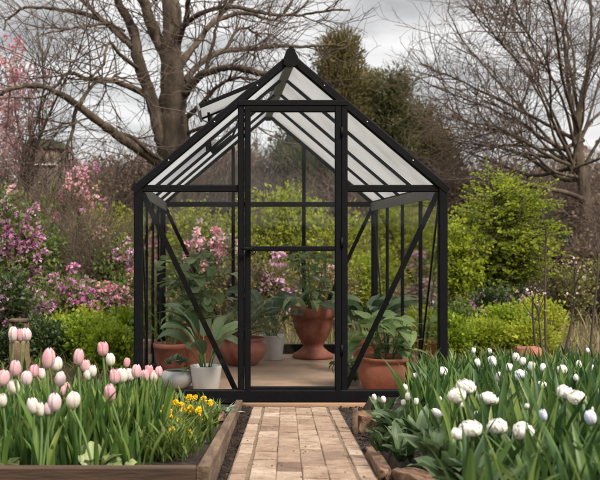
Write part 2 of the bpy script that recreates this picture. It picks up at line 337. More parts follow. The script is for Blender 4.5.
def shrub(name, label, cat, px, top, wpx, Y, leaf='green', n=3000, ls=.05, lumps=14, group=None, fl=None, deep=.8,
          z0=None, stems=9, up=.25, bark='twig', needle=False, per=7, clump=1.0, seed=None, twigs=120, flsize=1.0, base_z=None, hfrac=1.0):
    rng = np.random.default_rng(seed if seed is not None else int(px*13+top*7+Y*101+1000))
    x = (px-218)*Y/F; g = gz(x, Y) if base_z is None else base_z; h = CZ-(top-241)*Y/F-g; w = wpx*Y/F; d = w*deep
    o = thing(name, label, cat, (x, Y, g), group)
    z0 = .0 if z0 is None else z0*h
    # stems
    b = MB(); N = stems
    az = rng.uniform(0, 6.28, N); sp = rng.uniform(.05, .75, N)
    st = np.stack([np.cos(az)*.04*w, np.sin(az)*.04*d, np.full(N, -.04)], 1)
    D = np.stack([np.cos(az)*sp*w, np.sin(az)*sp*d, np.full(N, h*1.05)], 1)
    main = grow(st, D, np.linalg.norm(D, axis=1)*rng.uniform(.7, .98, N), 8, .12, 0, rng)
    r0 = max(.006, .010*h); tubes(b, main, np.linspace(r0, r0*.25, 8)[None]*rng.uniform(.6, 1.2, (N, 1)), 5)
    if twigs:
        t1 = sprout(main, twigs, .32*h, .7, .3, rng, 5, .2, .04); tubes(b, t1, np.linspace(r0*.20, r0*.08, 5)[None].repeat(twigs, 0), 3)
        t2 = sprout(t1, twigs*2, .16*h, .7, .2, rng, 4, .25, .03); tubes(b, t2, np.linspace(r0*.11, r0*.05, 4)[None].repeat(twigs*2, 0), 3)
    put(b, 'branches', M[bark], o)
    if n:
        b = MB(); nc = n//per
        P, out, lr = crown_points(nc, w, d, h*hfrac-z0, z0, lumps, rng)
        i = np.repeat(np.arange(nc), per); tp = unit(out+rng.normal(0, .35, out.shape)+np.array([0, 0, up])); L_ = P[i]+tp[i]*(rng.uniform(-.5, 1, len(i))*ls*4*clump)[:, None]+rng.normal(0, .55*ls*clump, (len(i), 3))
        D = tp[i]+rng.normal(0, .6, (len(i), 3))+np.array([0, 0, up])
        rv = .5+.55*(lr[i]-.5)+.4*(rng.uniform(0, 1, nc)[i]-.5)+.35*(rng.uniform(0, 1, len(i))-.5)
        L_[:, 2] = np.maximum(L_[:, 2], .01)
        scatter(b, L_, D, ls*rng.uniform(.6, 1.35, len(i)), rv, *((NEED_V, NEED_F) if needle else (LEAF_V, LEAF_F)), rng=rng)
        put(b, 'foliage', M[leaf], o, smooth=False)
    for (fm, fn, fs, fl_lo, fl_hi) in (fl or []):
        b = MB(); P, out, lr = crown_points(fn*3, w*1.04, d*1.04, h*hfrac*1.02-z0, z0, lumps, np.random.default_rng(rng.integers(1e6)), .75)
        zz = (P[:, 2]-P[:, 2].min())/(np.ptp(P[:, 2])+1e-6); k = np.where((zz > fl_lo) & (zz < fl_hi))[0][:fn]
        P = P[k]; k2 = np.repeat(np.arange(len(P)), 15); sz = fs*rng.uniform(.6, 1.25, len(P))
        v = unit(rng.normal(0, 1, (len(k2), 3))+np.array([0, 0, .35]))
        rv = .5+.7*(rng.uniform(0, 1, len(P))[k2]-.5)+.4*(rng.uniform(0, 1, len(k2))-.5)
        scatter(b, P[k2]+v*(sz[k2]*.28)[:, None], v+rng.normal(0, .45, v.shape), sz[k2]*.5, rv, LEAF_V*np.array([1.3, 1, 1]), LEAF_F, rng=rng)
        put(b, 'blossom', M[fm], o, smooth=False)
    return o

# ================================================================== THE SETTING
def brickmat():
    m, N, L = new_mat('sandy_brick_paver')
    o = N.new('ShaderNodeOutputMaterial'); p = N.new('ShaderNodeBsdfPrincipled'); L.new(p.outputs[0], o.inputs[0])
    a = N.new('ShaderNodeAttribute'); a.attribute_name = 'lf'; sp = N.new('ShaderNodeSeparateXYZ'); L.new(a.outputs['Vector'], sp.inputs[0])
    c1 = ramp(N, L, sp.outputs[2], [(0, (.135, .082, .055)), (.3, (.24, .162, .112)), (.65, (.305, .217, .157)), (1, (.385, .30, .228))])
    f = noise(N, L, 13, 9, .75, None, .6); c2 = ramp(N, L, f, [(.3, (.30, .235, .19)), (.43, (.72, .66, .60)), (.54, (1, 1, 1)), (.7, (1.4, 1.4, 1.4))])
    x = N.new('ShaderNodeMix'); x.data_type = 'RGBA'; x.blend_type = 'MULTIPLY'; x.inputs[0].default_value = .85
    L.new(c1, x.inputs[6]); L.new(c2, x.inputs[7]); L.new(x.outputs[2], p.inputs['Base Color']); p.inputs['Roughness'].default_value = .88
    f2 = noise(N, L, 70, 6, .7); bp = N.new('ShaderNodeBump'); bp.inputs['Strength'].default_value = .7; bp.inputs['Distance'].default_value = .012
    L.new(f2, bp.inputs['Height']); L.new(bp.outputs[0], p.inputs['Normal']); return m
M['paver'] = brickmat()
def groundmat():
    m, N, L = new_mat('garden_earth')
    o = N.new('ShaderNodeOutputMaterial'); p = N.new('ShaderNodeBsdfPrincipled'); L.new(p.outputs[0], o.inputs[0]); p.inputs['Roughness'].default_value = .95
    c = N.new('ShaderNodeTexCoord'); sp = N.new('ShaderNodeSeparateXYZ'); L.new(c.outputs['Object'], sp.inputs[0])
    near = ramp(N, L, noise(N, L, 22, 8, .7), [(.35, (.009, .005, .003)), (.55, (.030, .0175, .0105)), (.75, (.085, .052, .032))])
    far = ramp(N, L, noise(N, L, 1.1, 8, .7), [(.3, (.075, .075, .025)), (.48, (.14, .10, .06)), (.6, (.11, .105, .035)), (.75, (.20, .145, .095))])
    q = N.new('ShaderNodeMapRange'); q.inputs[1].default_value = 6.5; q.inputs[2].default_value = 9; L.new(sp.outputs[1], q.inputs[0])
    x = N.new('ShaderNodeMix'); x.data_type = 'RGBA'; L.new(q.outputs[0], x.inputs[0]); L.new(near, x.inputs[6]); L.new(far, x.inputs[7])
    L.new(x.outputs[2], p.inputs['Base Color'])
    f2 = noise(N, L, 35, 6, .7); bp = N.new('ShaderNodeBump'); bp.inputs['Strength'].default_value = 1; bp.inputs['Distance'].default_value = .03
    L.new(f2, bp.inputs['Height']); L.new(bp.outputs[0], p.inputs['Normal']); return m
M['ground'] = groundmat()
def ground():
    xs = np.unique(np.concatenate([np.linspace(-150, 150, 61), np.linspace(-4, 5, 70)]))
    ys = np.unique(np.concatenate([np.linspace(-12, 0, 13), np.linspace(0, 10, 70), np.linspace(10, 40, 50), np.linspace(40, 260, 45)]))
    b = MB(); V = [(x, y, gz(x, y)+(.006*math.sin(31*x+17*y)*math.sin(23*y-11*x) if y < 5.4 else 0)-(.004 if y > 5.4 else 0)) for x in xs for y in ys]
    b.add(V, grid_faces(len(xs), len(ys))[:, ::-1])
    tag(put(b, 'ground', M['ground']), kind='structure')
ground()
def pathx(Y): return .269+.0706*(Y-3.07)
def path():
    rng = np.random.default_rng(3); b = MB()
    Wd = .462; fr = [(-.5, -.388), (-.362, -.182), (-.180, -.001), (.001, .180), (.182, .362), (.388, .5)]
    for ci, (a, c) in enumerate(fr):
        y = 1.2+rng.uniform(0, .2); side = ci in (0, 5)
        while y < 5.24:
            ln = (.23 if side else .205)+rng.uniform(-.012, .012); y1 = min(y+ln, 5.26); g = .0022
            xa, xb = pathx(y)+(a+c)/2*Wd, pathx(y1)+(a+c)/2*Wd; hz = rng.uniform(-.0018, .0018)
            n0 = b.n; e = rng.normal(0, .0012, 4)
            bar(b, (xa+e[0], y+g, gz(0, y+g)-.004+hz+e[1]), (xb+e[2], y1-g, gz(0, y1)-.004+hz+e[3]), (c-a)*Wd-.001, .05, ch=.06)
            b.a[-1][:, 2] = np.clip(rng.normal(.55, .22), 0, 1); y = y1
    tag(put(b, 'path', M['paver'], smooth=False), kind='structure')
    b = MB(); V = []
    for y in np.linspace(1.1, 5.28, 30):
        V += [(pathx(y)-.234, y, gz(0, y)+.0155), (pathx(y)+.234, y, gz(0, y)+.0155)]
    b.add(V, grid_faces(30, 2)); tag(put(b, 'path_sand', M['joint']), kind='structure')
path()
# ------------------------------------------------------------------ beds
def soil_patch(name, poly_rows):
    """poly_rows: list of (y, x0, x1, z)"""
    b = MB(); V = []; K = 40; rng = np.random.default_rng(4)
    for (y, x0, x1, z) in poly_rows:
        V.append((x0-.05, y, gz(x0, y)-.03))
        for x in np.linspace(x0, x1, K-1): V.append((x, y, z+rng.uniform(-.012, .012)))
    b.add(V, grid_faces(len(poly_rows), K)[:, ::-1]); return tag(put(b, name, M['soil']), kind='structure')
def lsoil(y): return gz(0, y)+.10-.062*min(1, max(0, (y-2.7)/2.8))-.025
soil_patch('left_bed_soil', [(y, -2.6, -.052+.0593*(y-2.7), lsoil(y)) for y in np.linspace(2.72, 5.45, 30)])
def rleft(y): return .70-.13*min(1, (y-2.9)/.35)+.115*max(0, y-3.25) if y > 2.9 else .70
soil_patch('right_bed_soil', [(y, rleft(y)+.03 if y < 5.4 else 1.44, 4.5, gz(0, y)+.055) for y in np.linspace(1.2, 6.6, 50)])
rb = thing('raised_bed', 'weathered brown plank edging of the tulip bed left of the brick path', 'garden bed', (-.04, 2.7, .2))
def local(o, p): return np.array(p, float)-np.array(o.location)
b = MB(); z = .326
bar(b, local(rb, (-2.6, 2.7, z-.085)), local(rb, (-.062, 2.7, z-.085)), .038, .17, ch=.08); put(b, 'front_plank', M['wood_shaded'], rb, smooth=False)
b = MB(); bar(b, local(rb, (-.042, 2.682, z-.052)), local(rb, (.122, 5.5, .045-.05)), .036, .11, ch=.08)
tag(put(b, 'side_plank', M['wood'], rb, smooth=False), 'lighter plank running along the path')
b = MB(); box(b, (-.09, 2.722, .13), (-.062, 2.752, .318)); b.v[-1] -= np.array(rb.location); put(b, 'corner_peg', M['wood'], rb)
b = MB(); bar(b, (.14, 5.52, .012), (.96, 5.52, .012), .03, .035)
tag(put(b, 'edging_strip', M['strip']), 'thin reddish timber strip lying between the path and the black base', 'edging')
def crumbs(name, label, n, fn, smin, smax, mat, seed):
    rng = np.random.default_rng(seed); b = MB(); o_ = np.array([[1, 0, 0], [-1, 0, 0], [0, 1, 0], [0, -1, 0], [0, 0, 1], [0, 0, -1.]]); fs = np.array([[0, 2, 4], [2, 1, 4], [1, 3, 4], [3, 0, 4], [2, 0, 5], [1, 2, 5], [3, 1, 5], [0, 3, 5]])
    for _ in range(n):
        p = fn(rng); s = smin+(smax-smin)*rng.uniform()**3; b.add(o_*s*rng.uniform(.5, 1.2, (6, 1))*np.array([1, 1, .7])+rng.normal(0, s*.2, (6, 3))+p, fs)
    tag(put(b, name, M[mat], smooth=False), label, 'soil crumbs', kind='stuff')
def crumb_spot(rng):
    y = rng.uniform(2.9, 5.5); c = pathx(y); x = rng.uniform(-.06+.0593*(y-2.7)+.03, c-.25) if rng.uniform() < .5 else rng.uniform(c+.25, max(rleft(y)+.14, c+.30)); return np.array([x, y, gz(0, y)+(.004 if x < rleft(y)+.03 else .056)])
crumbs('soil_crumbs', 'loose dark soil crumbs beside the brick path', 3400, crumb_spot, .003, .014, 'soil', 70)
crumbs('grit', 'pale grit and crumbs scattered over the bricks', 260, lambda r: (lambda y: np.array([pathx(y)+r.uniform(-.24, .24), y, gz(0, y)+.024]))(r.uniform(2.9, 5.25)), .0015, .005, 'joint', 71)
def rough_block(b, size, seed, n=18, amp=.035):
    rng = np.random.default_rng(seed); g = np.linspace(-1, 1, n); fr = rng.normal(0, 3.2, (5, 3)); ph = rng.uniform(0, 6.28, 5); am = rng.normal(0, amp, (5, 3))
    for ax in range(3):
        for sg in (-1, 1):
            A, B = np.meshgrid(g, g, indexing='ij'); P = np.zeros((n, n, 3)); o = [i for i in range(3) if i != ax]
            P[..., ax] = sg; P[..., o[0]] = A; P[..., o[1]] = B; P = P.reshape(-1, 3)
            Q = P/(np.sum(np.abs(P)**14, 1)**(1/14))[:, None]
            Q = Q+sum(np.sin(P@fr[i]+ph[i])[:, None]*am[i] for i in range(5))+.5*amp*(np.sin(P@(fr[0]*4)+ph[1])*np.sin(P@(fr[1]*5)+ph[2]))[:, None]*Q
            f = grid_faces(n, n); b.add(Q*np.array(size)/2, f if (sg > 0) == (ax != 1) else f[:, ::-1])
for i, (px, py, Y, sz, rz, rx, label) in enumerate([
        (366, 420, 4.30, (.085, .07, .105), .15, 0, 'squarish rough timber block standing at the far end of the right bed edge'),
        (378, 450, 3.28, (.04, .56, .05), -.075, -.077, 'long split timber block lying middle of the right bed edge'),
        (418, 470, 2.88, (.075, .25, .06), .20, -.077, 'chunky sawn block with a pale top near the lower edge of the right bed'),
        (459, 478, 2.62, (.075, .20, .06), .3, -.077, 'nearest rough block, half under the leaves of the right bed')]):
    b = MB(); rough_block(b, sz, 20+i); p = W(px, py, Y); p[2] = gz(0, Y)+sz[2]*.36
    o = put(b, 'edging_block', M['block'], None, p, smooth=False); o.rotation_euler = (rx, 0, rz); tag(o, label, 'timber block', 'rough blocks edging the right bed')
b = MB(); bar(b, (0, 0, -.05), (.004, .02, .115), .022, .05); o = put(b, 'edging_stake', M['wood'], None, (W(355, 432, 4.22)[0], 4.22, gz(0, 4.22)))
tag(o, 'thin upright stake beside the squarish timber block', 'stake')
# ================================================================== GREENHOUSE
YF, YB = 5.68, 8.15
gh = thing('greenhouse', 'black framed glass greenhouse with closed door and white ribbed roof', 'greenhouse', (.429, YF, 0))
GO = np.array(gh.location)
def gx(px): return (px-218)/169.0
def gzz(py): return CZ-(py-241)/169.0
class GB(MB):
    def add(s, V, faces, A=None): super().add(np.asarray(V, float).reshape(-1, 3)-GO, faces, A)
XL, XR = gx(138.5), gx(442.5); XC = (XL+XR)/2; ZE = gzz(188.5); ZR = 2.03; XLo, XRo = XL-.027, XR+.027
def roofz(x): return ZR-(ZR-ZE)*abs(x-XC)/(XR-XC)
def part(name, bars, parent=gh, mat='metal', **k):
    b = GB()
    for q in bars: bar(b, *q[:2], q[2], q[3], **(q[4] if len(q) > 4 else {}))
    return put(b, name, M[mat], parent, smooth=False)
part('base_frame', [((XLo, YF-.012, .042), (XRo, YF-.012, .042), .05, .083), ((XLo, YB+.012, .042), (XRo, YB+.012, .042), .05, .083),
                    ((XL, YF+.014, .040), (XL, YB-.014, .040), .05, .078), ((XR, YF+.014, .040), (XR, YB-.014, .040), .05, .078)])
for x in (XL, XR):
    for y in (YF, YB): part('corner_post', [((x, y, .078), (x, y, ZE+.02), .052, .052, {'up': (0, 1, 0)})])
DX0, DX1 = gx(241.0), gx(344.0)
for y, xs in ((YB, (gx(0)+0, )),):
    for k in (1, 2):
        x = XL+(XR-XL)*k/3; part('wall_post', [((x, y, .08), (x, y, roofz(x)-.02), .03, .03, {'up': (0, 1, 0)})])
for x in (DX0, DX1): part('door_post', [((x, YF-.003, .081), (x, YF-.003, gzz(101)), .038, .05, {'up': (0, 1, 0)})])
part('door_lintel', [((DX0-.017, YF-.006, gzz(103.6)), (DX1+.017, YF-.006, gzz(103.6)), .056, .034)])
part('eave_beam', [((XL, YF+.003, ZE), (DX0-.012, YF+.003, ZE), .04, .042)]); part('eave_beam', [((DX1+.012, YF+.003, ZE), (XR, YF+.003, ZE), .04, .042)])
part('eave_beam', [((XL, YB-.003, ZE), (XR, YB-.003, ZE), .04, .042)])
for x in (XL, XR):
    sg = 1 if x == XR else -1
    part('gutter', [((x+sg*.004, YF-.024, ZE+.008), (x+sg*.004, YB+.024, ZE+.008), .05, .044)])
    part('wall_plate', [((x-sg*.03, YF+.03, ZE-.022), (x-sg*.03, YB-.03, ZE-.022), .012, .068, {'up': (0, 0, 1)})], mat='grey_metal')
for y in (YF-.004, YB+.004):
    for x in (XLo-.002, XRo+.002):
        part('rafter', [((x, y, roofz(x)+.01), (XC, y, ZR+.012), .05, .048)])
part('ridge_beam', [((XC, YF-.02, ZR+.005), (XC, YB+.02, ZR+.005), .06, .05)], mat='grey_metal')
part('ridge_capping', [((XC, YF-.028, ZR+.045), (XC, YB+.028, ZR+.045), .05, .03)])
for y in (YF-.031, YB+.031):
    b = GB(); z0 = ZR-.045; pr = [(-.042, z0+.012), (-.018, z0), (.018, z0), (.042, z0+.012), (.042, z0+.055), (.012, z0+.112), (0, z0+.122), (-.012, z0+.112), (-.042, z0+.055)]
    prism(b, [(XC+x, y-.014, z) for x, z in pr], (0, .028, 0)); put(b, 'ridge_finial', M['metal'], gh, smooth=False)
for sx in (-1, 1):
    for t in (.22, .5, .8):
        x = XC+sx*(XR-XC)*t; b = GB(); zb_ = roofz(x)+.012
        lathe(b, [(0, 0), (.0042, 0), (.0042, .003), (.002, .0045), (0, .0045)], 8); V = b.v[-1]+GO; b.v[-1] = np.stack([V[:, 0], -V[:, 2], V[:, 1]], 1)+np.array([x, YF-.028, zb_])-GO
        put(b, 'bolt', M['pale_wall'], gh)
ST = [YF+(YB-YF)*k/4 for k in range(5)]
for x, sg in ((XL, -1), (XR, 1)):
    for k in (1, 2, 3):
        part('glazing_bar', [((x, ST[k], .08), (x, ST[k], ZE-.01), .022, .024, {'up': (0, 1, 0)})])
        part('roof_bar', [((x, ST[k], roofz(x)-.006), (XC+sg*.02, ST[k], ZR-.016), .013, .022)])
    for k in range(4):
        b = GB(); prism(b, [(x, ST[k]+.01, .085), (x, ST[k+1]-.01, .085), (x, ST[k+1]-.01, ZE-.02), (x, ST[k]+.01, ZE-.02)], (.004, 0, 0)); put(b, 'glass_pane', M['glass'], gh, smooth=False)
        n = np.array([sg*(ZR-ZE), 0, (XR-XC)]); n /= np.linalg.norm(n)
        xe, xr = x+sg*.02, XC+sg*.03
        lowx = xe
        if sg < 0 and k == 1: xr = XC-.52                 # the opening of the vent leaves only a strip below it
        b = GB(); prism(b, [(xe, ST[k]+.011, roofz(xe)+.012), (xe, ST[k+1]-.011, roofz(xe)+.012), (xr, ST[k+1]-.011, roofz(xr)+.012), (xr, ST[k]+.011, roofz(xr)+.012)], n*.006)
        put(b, 'roof_panel', M['roof'], gh, smooth=False)
x = XC-.50; part('vent_sill', [((x, ST[1], roofz(x)+.008), (x, ST[2], roofz(x)+.008), .03, .03)])
# open roof vent
tv = rad(22.4); dv = np.array([-math.cos(tv), 0, -math.sin(tv)]); nv = np.array([-math.sin(tv), 0, math.cos(tv)])
h0 = np.array([XC-.03, 0, ZR+.028]); LV = .57
def vp(u, y): return h0+dv*u+np.array([0, y, 0])
b = GB()
for y in (ST[1]+.01, ST[2]-.01): bar(b, vp(0, y), vp(LV, y), .022, .026)
bar(b, vp(.01, ST[1]+.02), vp(.01, ST[2]-.02), .03, .026)
vent = put(b, 'roof_vent', M['metal'], gh, smooth=False)
b = GB(); bar(b, vp(LV, ST[1]-.004), vp(LV, ST[2]+.004), .014, .055, up=nv); put(b, 'end_rail', M['grey_metal'], vent, smooth=False)
b = GB(); prism(b, [vp(.02, ST[1]+.012), vp(.02, ST[2]-.012), vp(LV-.01, ST[2]-.012), vp(LV-.01, ST[1]+.012)], nv*.006); put(b, 'vent_panel', M['roof'], vent, smooth=False)
ym = (ST[1]+ST[2])/2; xs = XC-.50
b = GB(); bar(b, (xs+.02, ym, roofz(xs)-.03), vp(LV-.06, ym)-nv*.02, .018, .018); bar(b, (xs+.03, ym, roofz(xs)-.045), (xs+.17, ym, roofz(xs+.17)-.075), .034, .034)
bar(b, (xs+.17, ym, roofz(xs+.17)-.075), (xs+.24, ym+.02, roofz(xs+.24)+.05), .014, .014); put(b, 'opener_arm', M['metal'], vent)
# braces
for x, sg in ((XL, 1), (XR, -1)):
    for y, s2 in ((YF, 1), (YB, -1)):
        part('diagonal_brace', [((x+sg*.025, y+s2*.028, ZE-.03), (x+sg*.575, y+s2*.028, .075), .008, .032, {'up': (1, 0, .5)})])
        part('diagonal_brace', [((x-sg*.012+sg*.024, y+s2*.03, ZE-.04), (x+sg*.012, y+s2*.615, .08), .008, .022, {'up': (0, 1, .5)})])
# glazing of the two gables
def pane(poly, y, parent=gh):
    b = GB(); prism(b, [(x, y, z) for x, z in poly], (0, .004, 0)); return put(b, 'glass_pane', M['glass'], parent, smooth=False)
for xa, xb in ((XL+.02, DX0-.015), (DX1+.015, XR-.02)): pane([(xa, .086), (xb, .086), (xb, ZE-.018), (xa, ZE-.018)], YF-.006)
pane([(XL+.05, ZE+.024), (DX0-.014, ZE+.024), (DX0-.014, roofz(DX0)-.03)], YF-.006); pane([(XR-.05, ZE+.024), (DX1+.014, roofz(DX1)-.03), (DX1+.014, ZE+.024)], YF-.006)
zt = gzz(101); pane([(DX0+.03, zt), (DX1-.03, zt), (XC+.03, ZR-.045), (XC-.03, ZR-.045)], YF-.006)
for k in range(3):
    xa, xb = XL+(XR-XL)*k/3+.018, XL+(XR-XL)*(k+1)/3-.018
    pane([(xa, .086), (xb, .086), (xb, ZE-.02), (xa, ZE-.02)], YB)
pane([(XL+.06, ZE+.022), (XC-.32, ZE+.022), (XC-.32, roofz(XC-.32)-.03)], YB); pane([(XR-.06, ZE+.022), (XC+.32, roofz(XC+.32)-.03), (XC+.32, ZE+.022)], YB)
pane([(XC-.29, ZE+.022), (XC+.29, ZE+.022), (XC+.29, roofz(XC+.29)-.04), (XC, ZR-.05), (XC-.29, roofz(XC-.29)-.04)], YB)
# door
a, c, yd = gx(247.5), gx(337.5), YF-.02; zb, ztp = gzz(389), gzz(109.8)
b = GB()
for x in (a, c): bar(b, (x, yd, zb-.018), (x, yd, ztp+.017), .036, .036, up=(0, 1, 0))
for z, h in ((zb, .036), (ztp, .034), (gzz(248.6), .03)): bar(b, (a+.016, yd+.002, z), (c-.016, yd+.002, z), .03, h)
door = put(b, 'door', M['metal'], gh, smooth=False)
pane([(a+.016, zb+.016), (c-.016, zb+.016), (c-.016, gzz(250.8)), (a+.016, gzz(250.8))], yd-.002, door)
pane([(a+.016, gzz(246.4)), (c-.016, gzz(246.4)), (c-.016, ztp-.015), (a+.016, ztp-.015)], yd-.002, door)
b = GB(); hz_ = gzz(248.8)
bar(b, (gx(250.5), yd-.05, hz_), (gx(240.5), yd-.056, hz_+.004), .014, .018, up=(0, 0, 1)); bar(b, (gx(250), yd-.012, hz_), (gx(250), yd-.055, hz_), .02, .02)
t = np.linspace(0, 2*math.pi, 17); c0 = np.array([gx(252.5), yd-.03, hz_-.012])
tubes(b, np.stack([c0[0]+.016*np.cos(t), 0*t+c0[1], c0[2]+.02*np.sin(t)], 1), np.full(17, .0035), 6); put(b, 'handle', M['metal'], door)
for z in (.32, .95, 1.6):
    b = GB(); bar(b, (gx(341), yd-.02, z-.03), (gx(341), yd-.02, z+.03), .014, .014, up=(0, 1, 0)); put(b, 'hinge', M['metal'], door)
b = MB(); box(b, (XL-.01, YF+.03, -.05), (XR+.01, YB-.03, .006), ch=.02); tag(put(b, 'floor', M['floor']), kind='structure')

#=====PART3=====
# ================================================================== POTTED PLANTS IN THE GREENHOUSE
def petioles(b, b0, az, el, ln, droop, r=.0035, K=6):
    """thin leaf stalks; returns their tips"""
    N = len(az); s = np.linspace(0, 1, K); e = el[:, None]-droop[:, None]*s[None]; st = (ln/(K-1))[:, None]
    hx = np.concatenate([np.zeros((N, 1)), np.cumsum(np.cos(e[:, :-1])*st, 1)], 1); hz = np.concatenate([np.zeros((N, 1)), np.cumsum(np.sin(e[:, :-1])*st, 1)], 1)
    P = np.stack([hx*np.cos(az)[:, None], hx*np.sin(az)[:, None], hz], -1)+b0[:, None]
    tubes(b, P, np.linspace(r*1.3, r*.7, K)[None].repeat(N, 0), 5); return P[:, -1], e[:, -1]
def potted(name, label, px, Y, prof, pmat, wob=None, cat='potted plant', group=None, rimz=None, soil=True):
    p = W(px, 300, Y); o = thing(name, label, cat, (p[0], Y, .006), group)
    b = MB(); lathe(b, prof, 44); put(b, 'pot', M[pmat], o)
    rz = prof[-2][1] if rimz is None else rimz
    if soil:
        b = MB(); lathe(b, [(0, rz+.008), (prof[-2][0]*.6, rz+.006), (prof[-2][0]+.004, rz)], 30); put(b, 'soil', M['soil'], o)
    return o, rz
def foliage_paddle(o, z, n, L_, wd, sl, rng, mat='big', spread=.03, el=(1.0, 1.45), droop=(.7, 1.5), az0=None, K=12):
    az = rng.uniform(0, 6.28, n) if az0 is None else np.array(az0, float); n = len(az)
    b = MB(); b0 = np.stack([np.cos(az)*spread, np.sin(az)*spread, np.full(n, z)], 1); e0 = rng.uniform(*el, n)
    tip, e1 = petioles(b, b0, az, e0, sl*rng.uniform(.6, 1.25, n), np.full(n, .25), .004); put(b, 'stalks', M['stem'], o)
    b = MB(); strips(b, tip, az+rng.normal(0, .25, n), e1, L_*rng.uniform(.75, 1.2, n), wd*rng.uniform(.75, 1.2, n), rng.uniform(*droop, n), 'paddle', K, .22, .10, None, rng.normal(0, .6, n), 5, rng)
    return put(b, 'foliage', M[mat], o)
def foliage_heads(o, z, n, h, w, lw, prof, mat, rng, stems=6, off=(0, 0), ratio=1.5, cz=.62, droop=.7):
    """leafy bush: a few stems, many leaves on stalks"""
    b = MB(); k = stems; az = rng.uniform(0, 6.28, k)
    D = np.stack([np.cos(az)*w*.30+off[0], np.sin(az)*w*.30+off[1], np.full(k, h*.8)], 1)
    st = grow(np.stack([np.cos(az)*.02, np.sin(az)*.02, np.full(k, z-.02)], 1), D, np.linalg.norm(D, axis=1), 9, .09, .02, rng)
    tubes(b, st, np.linspace(.006, .003, 9)[None].repeat(k, 0), 5)
    i = rng.integers(0, k, n); j = rng.integers(2, 9, n); p = st[i, j]; az = rng.uniform(0, 6.28, n)
    tip, e1 = petioles(b, p, az, rng.uniform(-.1, 1.0, n), w*.28*rng.uniform(.4, 1.2, n), np.full(n, .3), .0022, 5); put(b, 'stems', M['stem'], o)
    b = MB(); strips(b, tip, az+rng.normal(0, .3, n), e1-rng.uniform(0, .5, n), lw*2*ratio/2*rng.uniform(.65, 1.2, n)*1.1, lw*.5*rng.uniform(.65, 1.2, n), rng.uniform(.2, 1.3, n)*droop, prof, 9, .18, .06, None, rng.normal(0, .5, n), 5, rng)
    return put(b, 'foliage', M[mat], o)
def fern(o, z, n, L_, rng, mat='fern'):
    b = MB(); az = rng.uniform(0, 6.28, n); el = rng.uniform(.7, 1.45, n); ln = L_*rng.uniform(.7, 1.15, n); dr = rng.uniform(.9, 1.8, n); K = 22
    s = np.linspace(0, 1, K); e = el[:, None]-dr[:, None]*s[None]**1.3; st = (ln/(K-1))[:, None]
    hx = np.cumsum(np.cos(e)*st, 1); hz = np.cumsum(np.sin(e)*st, 1)
    P = np.stack([hx*np.cos(az)[:, None], hx*np.sin(az)[:, None], hz+z], -1); tubes(b, P, np.linspace(.0022, .0008, K)[None].repeat(n, 0), 4); put(b, 'stalks', M['stem'], o)
    b = MB()
    for sg in (-1, 1):
        ww = np.interp(s, [0, .15, .4, .8, 1], [.2, .7, 1, .5, .1])
        strips(b, P[:, 2:].reshape(-1, 3), (az[:, None]+sg*1.15+0*s[None, 2:]).ravel(), (e[:, 2:]*.35+.1).ravel(), (ln[:, None]*.26*ww[None, 2:]).ravel(), np.full(n*(K-2), .0055), .5, 'lance', 4, .1, rng=rng)
    return put(b, 'foliage', M[mat], o)
pr_white = [(0, 0), (.078, 0), (.083, .006), (.102, .150), (.102, .156), (.095, .156), (.090, .135), (0, .135)]
o, z = potted('potted_plant', 'large paddle leaved plant in a white tapered pot near the front glass', 206, 6.16, pr_white, 'ceramic')
r_ = np.random.default_rng(31); foliage_paddle(o, z, 0, .31, .052, .19, r_, az0=[3.4, 2.9, 3.9, 5.9, .2, 5.2, 4.5, 1.7, 4.0, 2.4, .9, 3.1], el=(1.1, 1.5), droop=(.9, 2.0))
pr_low = [(0, 0), (.05, 0), (.085, .02), (.112, .06), (.110, .09), (.085, .115), (.078, .118), (.075, .105), (0, .10)]
o, z = potted('potted_plant', 'grey green rosettes in a low pale stone bowl beside the white tapered pot', 177, 6.22, pr_low, 'stonebowl')
r_ = np.random.default_rng(32); b = MB()
for q in range(7):
    c = np.array([r_.uniform(-.07, .05), r_.uniform(-.05, .05), z+.03+r_.uniform(0, .05)]); n = 16
    strips(b, np.repeat(c[None], n, 0), r_.uniform(0, 6.28, n), r_.uniform(.1, 1.3, n), r_.uniform(.03, .06, n), .011, .2, 'paddle', 5, .3, rng=r_)
put(b, 'foliage', M['succ'], o)
b = MB(); n = 5; strips(b, np.array([[.05, -.03, z]]*n), r_.uniform(4, 6, n), 1.0, .12, .018, 2.2, 'paddle', 8, .2, rng=r_); tag(put(b, 'trailing_leaf', M['heart'], o))
pr_tall = [(0, 0), (.115, 0), (.12, .01), (.150, .20), (.160, .28), (.172, .285), (.174, .345), (.165, .352), (.150, .345), (.145, .31), (0, .31)]
o, z = potted('potted_plant', 'tall bush of rounded pale green leaves in the big terracotta pot at the left', 192, 6.92, pr_tall, 'terracotta')
r_ = np.random.default_rng(33); foliage_heads(o, z, 130, .66, .46, .085, 'round', 'round', r_, 10, (.12, .0), 1.05)
pr_small = [(0, 0), (.075, 0), (.10, .10), (.115, .20), (.122, .205), (.122, .235), (.112, .238), (.105, .2), (0, .2)]
o, z = potted('potted_plant', 'small terracotta pot with narrow arching leaves by the left side wall', 170.5, 6.75, pr_small, 'terracotta_red')
r_ = np.random.default_rng(34); foliage_paddle(o, z, 9, .30, .024, .12, r_, droop=(.8, 1.7))
pr_bowl = [(0, 0), (.105, 0), (.118, .008), (.165, .055), (.190, .11), (.186, .15), (.160, .178), (.158, .186), (.176, .2), (.176, .212), (.160, .212), (.143, .18), (0, .18)]
o, z = potted('potted_plant', 'feathery fern in a rounded terracotta bowl just left inside the door', 242, 7.4, pr_bowl, 'terracotta')
r_ = np.random.default_rng(35); fern(o, z, 34, .42, r_)
